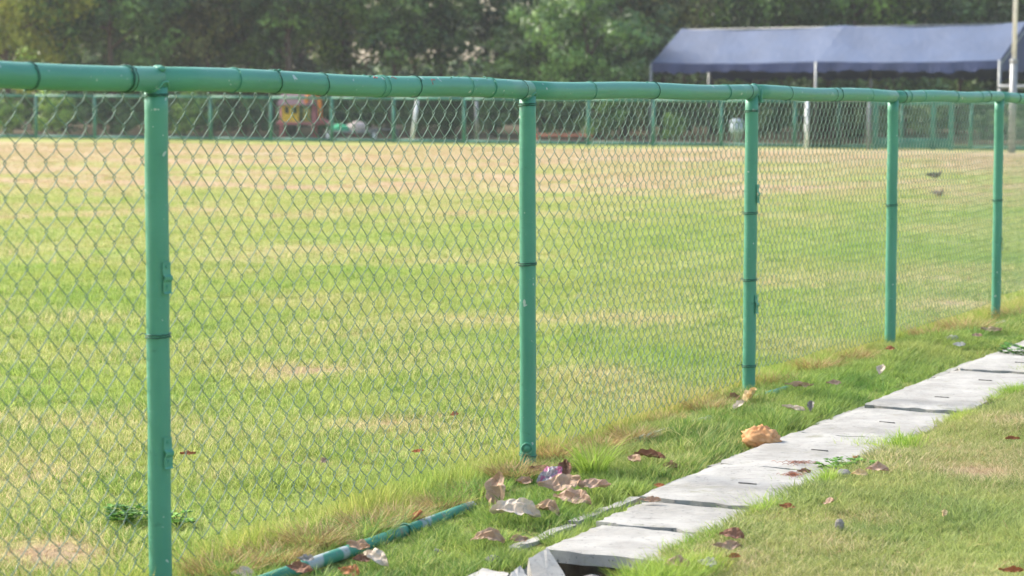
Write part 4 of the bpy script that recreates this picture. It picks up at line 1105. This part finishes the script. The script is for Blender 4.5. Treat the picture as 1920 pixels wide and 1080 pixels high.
# low table with bundles
Y = 64.5; b0 = deep(612, 262, Y); k_ = Y/F
o = empty('low_table', (b0.x, Y, 0), label='low pale bench table behind the far fence right of the play house', cat='table')
tz = deep(640, 247, Y).z
MB().box((.72, .3, tz), (1.5, .6, .06)).build('table_top', GALV, o, bevel=.01)
for x in (.04, 1.38):
    for y in (.06, .54): MB().box((x, y, tz/2-.015), (.09, .06, tz-.03)).build('leg', WHITE, o)
p = deep(638, 247, Y+.25)
stone('cloth_heap', .3, (p.x, p.y, tz+.09), flat('green_cloth', (.05, .40, .20), .8, .2, 6), 'bright green cloth heap on the left end of the low table', (1, .7, .42), 'cloth', 3)
p = deep(668, 247, Y+.25); stone('cloth_heap', .3, (p.x, p.y, tz+.12), flat('pale_cloth', (.55, .45, .42), .8, .3, 6), 'pale crumpled cloth heap on the right end of the low table', (1.0, .7, .55), 'cloth', 6)
b0 = deep(694, 262, Y); o = empty('dark_bench', (b0.x, Y, 0), label='dark low bench right of the low pale table', cat='bench')
DK = flat('dark_wood', (.10, .10, .11), .7, .2, 5)
MB().box((.4, .2, .30), (.85, .4, .06)).build('seat', DK, o, bevel=.01)
for x in (.04, .76): MB().box((x, .2, .135), (.07, .34, .27)).build('leg', DK, o)
# red brown bench centre
Y = 62.5; b0 = deep(1005, 272, Y); b1 = deep(1107, 272, Y); RB = flat('red_brown_wood', (.48, .17, .12), .7, .2, 5)
o = empty('wooden_bench', (b0.x, Y, 0), label='reddish-brown bench behind the far fence right of the second post', cat='bench'); L = b1.x-b0.x; tz = deep(1050, 254, Y).z
MB().box((L/2, .18, tz), (L+.1, .36, .08)).build('seat', RB, o, bevel=.01); MB().box((L/2, .18, tz-.16), (L-.1, .05, .07)).build('stretcher', RB, o)
for x in (.03, L-.03): MB().box((x, .18, tz/2-.02), (.10, .32, tz-.04)).build('leg', RB, o, bevel=.01)
# pale bin
p = deep(1381, 272, 60.5); o = empty('grey_bin', (p.x, 60.5, 0), label='pale grey-blue bin behind the far fence left of the third post', cat='bin'); BL = flat('grey_blue_plastic', (.36, .42, .47), .6, .15, 4)
MB().tube([(0, 0, 0), (0, 0, .30), (0, 0, .31), (0, 0, .62)], [.09, .09, .17, .19], 16).build('bin_body', BL, o); MB().tube([(0, 0, .62), (0, 0, .67), (0, 0, .72)], [.20, .19, .08], 16).build('lid', BL, o)

# ------------------------------------------------------------------ trees
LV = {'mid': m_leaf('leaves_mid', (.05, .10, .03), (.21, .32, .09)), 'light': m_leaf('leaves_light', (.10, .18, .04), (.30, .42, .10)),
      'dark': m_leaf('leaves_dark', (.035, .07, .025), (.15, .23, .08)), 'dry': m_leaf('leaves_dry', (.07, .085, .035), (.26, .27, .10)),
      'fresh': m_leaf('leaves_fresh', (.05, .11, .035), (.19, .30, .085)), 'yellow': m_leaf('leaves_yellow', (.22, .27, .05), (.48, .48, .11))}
def crown_mesh(seed, H0, H1, R, ncl, nlf, size, cr, low=0.0):
    """many small leaf clusters spread through the crown; returns leaf mesh data arrays and cluster centres"""
    r_ = np.random.RandomState(seed); C = []
    while len(C) < ncl:
        q = r_.uniform(-1, 1, 3)
        if np.dot(q, q) > 1: continue
        z = H0+(H1-H0)*(q[2]*.5+.5); rr = R*(1.0 if q[2] > -.3 else .8)
        c = np.array([q[0]*rr, q[1]*rr, z])
        if noise.noise(Vector(c)*.9+Vector((seed, 0, 0))) < -.06: continue
        C.append(c)
    C = np.array(C); n_ = ncl*nlf
    # leaves sit on the outside of each clump and face outwards, a little upwards
    D = r_.normal(0, 1, (n_, 3)); D /= np.linalg.norm(D, axis=1)[:, None]
    rc = np.repeat(r_.uniform(.7, 1.5, ncl), nlf)[:, None]*cr
    P = np.repeat(C, nlf, 0)+D*rc*r_.uniform(.55, 1.2, (n_, 1))*np.array([1.15, 1.15, .75])
    nrm = D*1.1+r_.normal(0, .45, (n_, 3)); nrm[:, 2] += .35; nrm /= np.linalg.norm(nrm, axis=1)[:, None]
    a_ = np.cross(nrm, r_.normal(0, 1, (n_, 3))); a_ /= np.linalg.norm(a_, axis=1)[:, None]; b_ = np.cross(nrm, a_)
    sz = size*r_.uniform(.6, 1.3, (n_, 1))
    V = np.empty((n_, 4, 3)); V[:, 0] = P-a_*sz*.5; V[:, 1] = P+b_*sz*.28-nrm*sz*.06; V[:, 2] = P+a_*sz*.5; V[:, 3] = P-b_*sz*.28-nrm*sz*.06
    me = bpy.data.meshes.new('crown'); me.vertices.add(n_*4); me.vertices.foreach_set('co', V.ravel())
    me.loops.add(n_*4); me.loops.foreach_set('vertex_index', np.arange(n_*4, dtype=np.int32)); me.polygons.add(n_)
    me.polygons.foreach_set('loop_start', np.arange(0, n_*4, 4, dtype=np.int32)); me.polygons.foreach_set('loop_total', np.full(n_, 4, dtype=np.int32))
    me.update(calc_edges=True)
    t = me.attributes.new('tint', 'FLOAT', 'FACE'); t.data.foreach_set('value', np.clip(np.repeat(r_.rand(ncl), nlf)*.7+r_.rand(n_)*.3, 0, 1).astype(np.float32))
    return me, C
def trunk_mesh(seed, H, r0, C, lean=.3, forks=9):
    r_ = random.Random(seed); mb = MB(); pts = []; lx, ly = r_.uniform(-lean, lean), r_.uniform(-lean, lean)
    for q in range(9):
        t = q/8; pts.append((lx*t*t+.12*math.sin(t*5+seed), ly*t*t+.1*math.cos(t*4+seed)-.1, H*t-.15*(q == 0)))
    mb.tube(pts, [r0*(1.25 if q == 0 else 1-.75*q/8) for q in range(9)], 10)
    idx = list(range(len(C))); r_.shuffle(idx)
    for i in idx[:forks]:
        c = Vector(C[i]); z0 = max(H*.25, min(H*.9, c.z-r_.uniform(.4, 1.4))); t = z0/H; q = min(7, int(t*8)); a_ = Vector(pts[q]).lerp(Vector(pts[q+1]), t*8-q)
        m_ = a_.lerp(c, .5)+Vector((0, 0, r_.uniform(-.25, .2)+.1)); mb.tube([a_, m_, c], [r0*.35, r0*.22, r0*.07], 6)
    return mb.mesh('trunk', BARK)
vari = {}
specs = {'tall': (1.9, 9.5, 2.2, 120, 84, .21, .42), 'slim': (2.0, 8.0, 1.6, 80, 80, .20, .38), 'broad': (1.3, 8.0, 2.6, 130, 84, .21, .45), 'low': (.5, 5.0, 2.0, 80, 90, .20, .42)}
def variant(kind, seed, mt):
    key = (kind, seed, mt)
    if key not in vari:
        H0, H1, R, nc, nl, sz, cr = specs[kind]
        if (kind, seed) in vari: me0, C, tm = vari[(kind, seed)]; me = me0.copy(); me.materials.clear()
        else:
            me, C = crown_mesh(seed*13+len(kind), H0, H1, R, nc, nl, sz, cr); tm = trunk_mesh(seed, H1*.8, .13 if kind != 'slim' else .085, C, .5, 14); vari[(kind, seed)] = (me, C, tm)
        me.materials.append(LV[mt]); vari[key] = (me, tm)
    return vari[key]
GRP = {'tall': 'tall trees of the wood behind the field', 'slim': 'slim trees of the wood behind the field', 'broad': 'broad trees of the wood behind the field', 'low': 'bushy trees of the wood behind the field'}
def tree(u, Y, kind, seed, mt, label, rz=0, sc=1.0, group=None):
    p = deep(u, 262, Y); cm, tm = variant(kind, seed, mt)
    o = empty('tree', (p.x, Y, 0), rz, label=label, cat='tree', group=group); o.scale = (sc, sc, sc)
    link('trunk', tm, o); link('crown', cm, o)
    return o
r_ = random.Random(77)
front = [(20, 71, 'broad', 1, 'yellow', 'yellow-green leafy tree at the far left edge of the wood'),
         (110, 74, 'tall', 1, 'light', 'light green tree second from the left in the wood'),
         (205, 72, 'broad', 2, 'fresh', 'fresh green tree third from the left, above the first fence post'),
         (300, 76, 'slim', 1, 'mid', 'slim mid-green tree with bare lower trunk above the first post'),
         (385, 74, 'slim', 2, 'dry', 'thin brownish tree between the first and second post'),
         (455, 76, 'broad', 3, 'mid', 'rounded mid-green tree above the play house left side'),
         (540, 73, 'tall', 2, 'mid', 'leafy tree directly above the play house'),
         (640, 77, 'slim', 1, 'light', 'slim pale green tree right of the play house'),
         (730, 74, 'slim', 3, 'mid', 'slim tree with reddish bare trunk left of the leaning goal post'),
         (770, 79, 'slim', 2, 'dark', 'slim dark tree with sky gaps above the leaning goal post'),
         (830, 76, 'slim', 3, 'mid', 'thin leaning tree just left of the second fence post'),
         (930, 78, 'tall', 1, 'dark', 'dark tall tree above the second fence post'),
         (1010, 72, 'low', 1, 'mid', 'bushy bright tree with layered foliage left of the tent'),
         (1105, 70.5, 'low', 2, 'fresh', 'bushy fresh green tree nearest to the tent on its left'),
         (1165, 75, 'low', 3, 'dark', 'dark bushy tree behind the fresh green one beside the tent'),
         (1235, 76, 'slim', 1, 'dry', 'brownish vine-covered tree at the left corner of the tent'),
         (1330, 80, 'tall', 2, 'dry', 'brown-green tree behind the left half of the tent'),
         (1420, 78, 'broad', 1, 'mid', 'mid-green tree above the left half of the tent ridge'),
         (1520, 80, 'slim', 2, 'mid', 'slim tree above the middle seam of the tent'),
         (1600, 79, 'tall', 1, 'light', 'light green tree behind the right half of the tent'),
         (1700, 81, 'broad', 2, 'mid', 'broad tree above the right half of the tent'),
         (1790, 84, 'slim', 3, 'mid', 'slim tree beside the bright sky gap behind the tent'),
         (1875, 80, 'broad', 3, 'dark', 'dark green tree behind the flagpole'),
         (1960, 77, 'tall', 2, 'dark', 'dark tree at the right edge beyond the flagpole')]
for i, (u, Y, kd, sd, mt, lb) in enumerate(front): tree(u, Y, kd, sd, mt, lb, r_.uniform(0, 6.28), r_.uniform(.9, 1.1))
for row, (Y0, n_, step) in enumerate(((84, 20, 112), (92, 20, 118), (101, 18, 130))):
    for i in range(n_):
        u = -140+i*step+r_.uniform(-30, 30)
        q_ = r_.random()
        if (620 < u < 1090 and q_ < .85) or (1740 < u < 1880 and q_ < .8) or (row > 0 and q_ < .08): continue
        kd = r_.choice(('tall', 'broad', 'tall', 'slim')); mt = r_.choice(('mid', 'dark', 'dark', 'mid', 'dry'))
        tree(u, Y0+r_.uniform(-3, 3), kd, r_.choice((1, 2, 3)), mt, 'tree deep in the wood, mostly hidden behind the front row', r_.uniform(0, 6.28), r_.uniform(.95, 1.2), 'trees deep in the wood behind the front row')
# undergrowth: shrubs with their own stems
shr = [(12, 66, .8, 'light', 'small yellowish bush by the far fence at the left edge'), (100, 66, .95, 'light', 'yellow-green bush second from the left behind the far fence'),
       (345, 66.5, .7, 'light', 'round bush right of the first post behind the far fence'), (372, 67, 1.0, 'fresh', 'taller bright bush behind the far fence between first post and play house'),
       (1130, 66, 1.1, 'fresh', 'green bush behind the reddish bench'), (1260, 64.5, .6, 'fresh', 'low green bush under the left end of the tent'), (235, 67, .6, 'dark', 'dark bush hidden behind the wire left of the first post')]
shm = {}
def shrub(u, Y, s_, mt, label, group=None, rz=0.0, seed=1):
    if (mt, seed) not in shm:
        me, C = crown_mesh(70+seed, .1, 1.5, .75, 40, 40, .12, .16); me.materials.append(LV[mt]); shm[(mt, seed)] = (me, trunk_mesh(70+seed, 1.2, .03, C, .1, 8))
    p = deep(u, 262, Y); o = empty('bush', (p.x, Y, 0), rz, label=label, cat='bush', group=group); o.scale = (s_,)*3
    link('stems', shm[(mt, seed)][1], o); link('foliage', shm[(mt, seed)][0], o)
for q in shr: shrub(*q)
for i in range(26):  # dark-leaved bushes added in place of the trees' shade behind the far fence
    shrub(-60+i*82+r_.uniform(-30, 30), r_.uniform(67.5, 73), r_.uniform(.7, 1.15), 'dark', 'dark low bush added for the shade at the front edge of the wood behind the far fence', 'low dark bushes added for the shade at the front edge of the wood', r_.uniform(0, 6), r_.choice((1, 2)))
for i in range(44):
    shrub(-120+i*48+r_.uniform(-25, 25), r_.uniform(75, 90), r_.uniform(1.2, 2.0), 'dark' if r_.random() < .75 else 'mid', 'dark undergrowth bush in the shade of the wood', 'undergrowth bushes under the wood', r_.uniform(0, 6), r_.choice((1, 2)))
# mass of the wood further back, reads as one dark thicket
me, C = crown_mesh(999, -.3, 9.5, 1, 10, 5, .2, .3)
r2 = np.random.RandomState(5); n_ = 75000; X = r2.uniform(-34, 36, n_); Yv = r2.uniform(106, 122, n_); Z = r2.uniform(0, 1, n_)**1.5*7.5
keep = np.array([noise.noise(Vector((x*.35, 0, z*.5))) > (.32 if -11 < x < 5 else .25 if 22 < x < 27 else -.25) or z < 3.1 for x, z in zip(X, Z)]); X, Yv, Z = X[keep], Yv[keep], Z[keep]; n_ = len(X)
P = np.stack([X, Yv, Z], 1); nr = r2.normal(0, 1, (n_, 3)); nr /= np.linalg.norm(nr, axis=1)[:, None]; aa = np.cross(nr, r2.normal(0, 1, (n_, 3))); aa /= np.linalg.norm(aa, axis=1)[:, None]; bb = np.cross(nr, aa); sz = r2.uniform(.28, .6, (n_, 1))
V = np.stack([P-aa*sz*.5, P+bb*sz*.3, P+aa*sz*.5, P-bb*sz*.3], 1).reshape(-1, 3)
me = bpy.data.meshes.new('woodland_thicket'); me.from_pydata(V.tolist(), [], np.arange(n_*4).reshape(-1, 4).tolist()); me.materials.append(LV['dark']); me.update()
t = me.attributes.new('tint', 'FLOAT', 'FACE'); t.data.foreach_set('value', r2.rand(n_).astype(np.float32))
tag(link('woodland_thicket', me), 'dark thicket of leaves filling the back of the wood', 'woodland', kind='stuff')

# ------------------------------------------------------------------ air
HAZE = 0.0006
if HAZE:
    k = NT('haze'); pv_ = k.n('ShaderNodeVolumePrincipled'); pv_.inputs['Density'].default_value = HAZE; pv_.inputs['Color'].default_value = (.93, .96, .97, 1)
    pv_.inputs['Anisotropy'].default_value = .3
    k.t.links.new(pv_.outputs[0], k.out.inputs['Volume'])
    hb = MB(); hb.box((0, 95, 7), (900, 600, 18)); o = hb.build('haze', k.m, smooth=False); tag(o, 'thin warm haze over the whole ground', 'haze', kind='stuff')
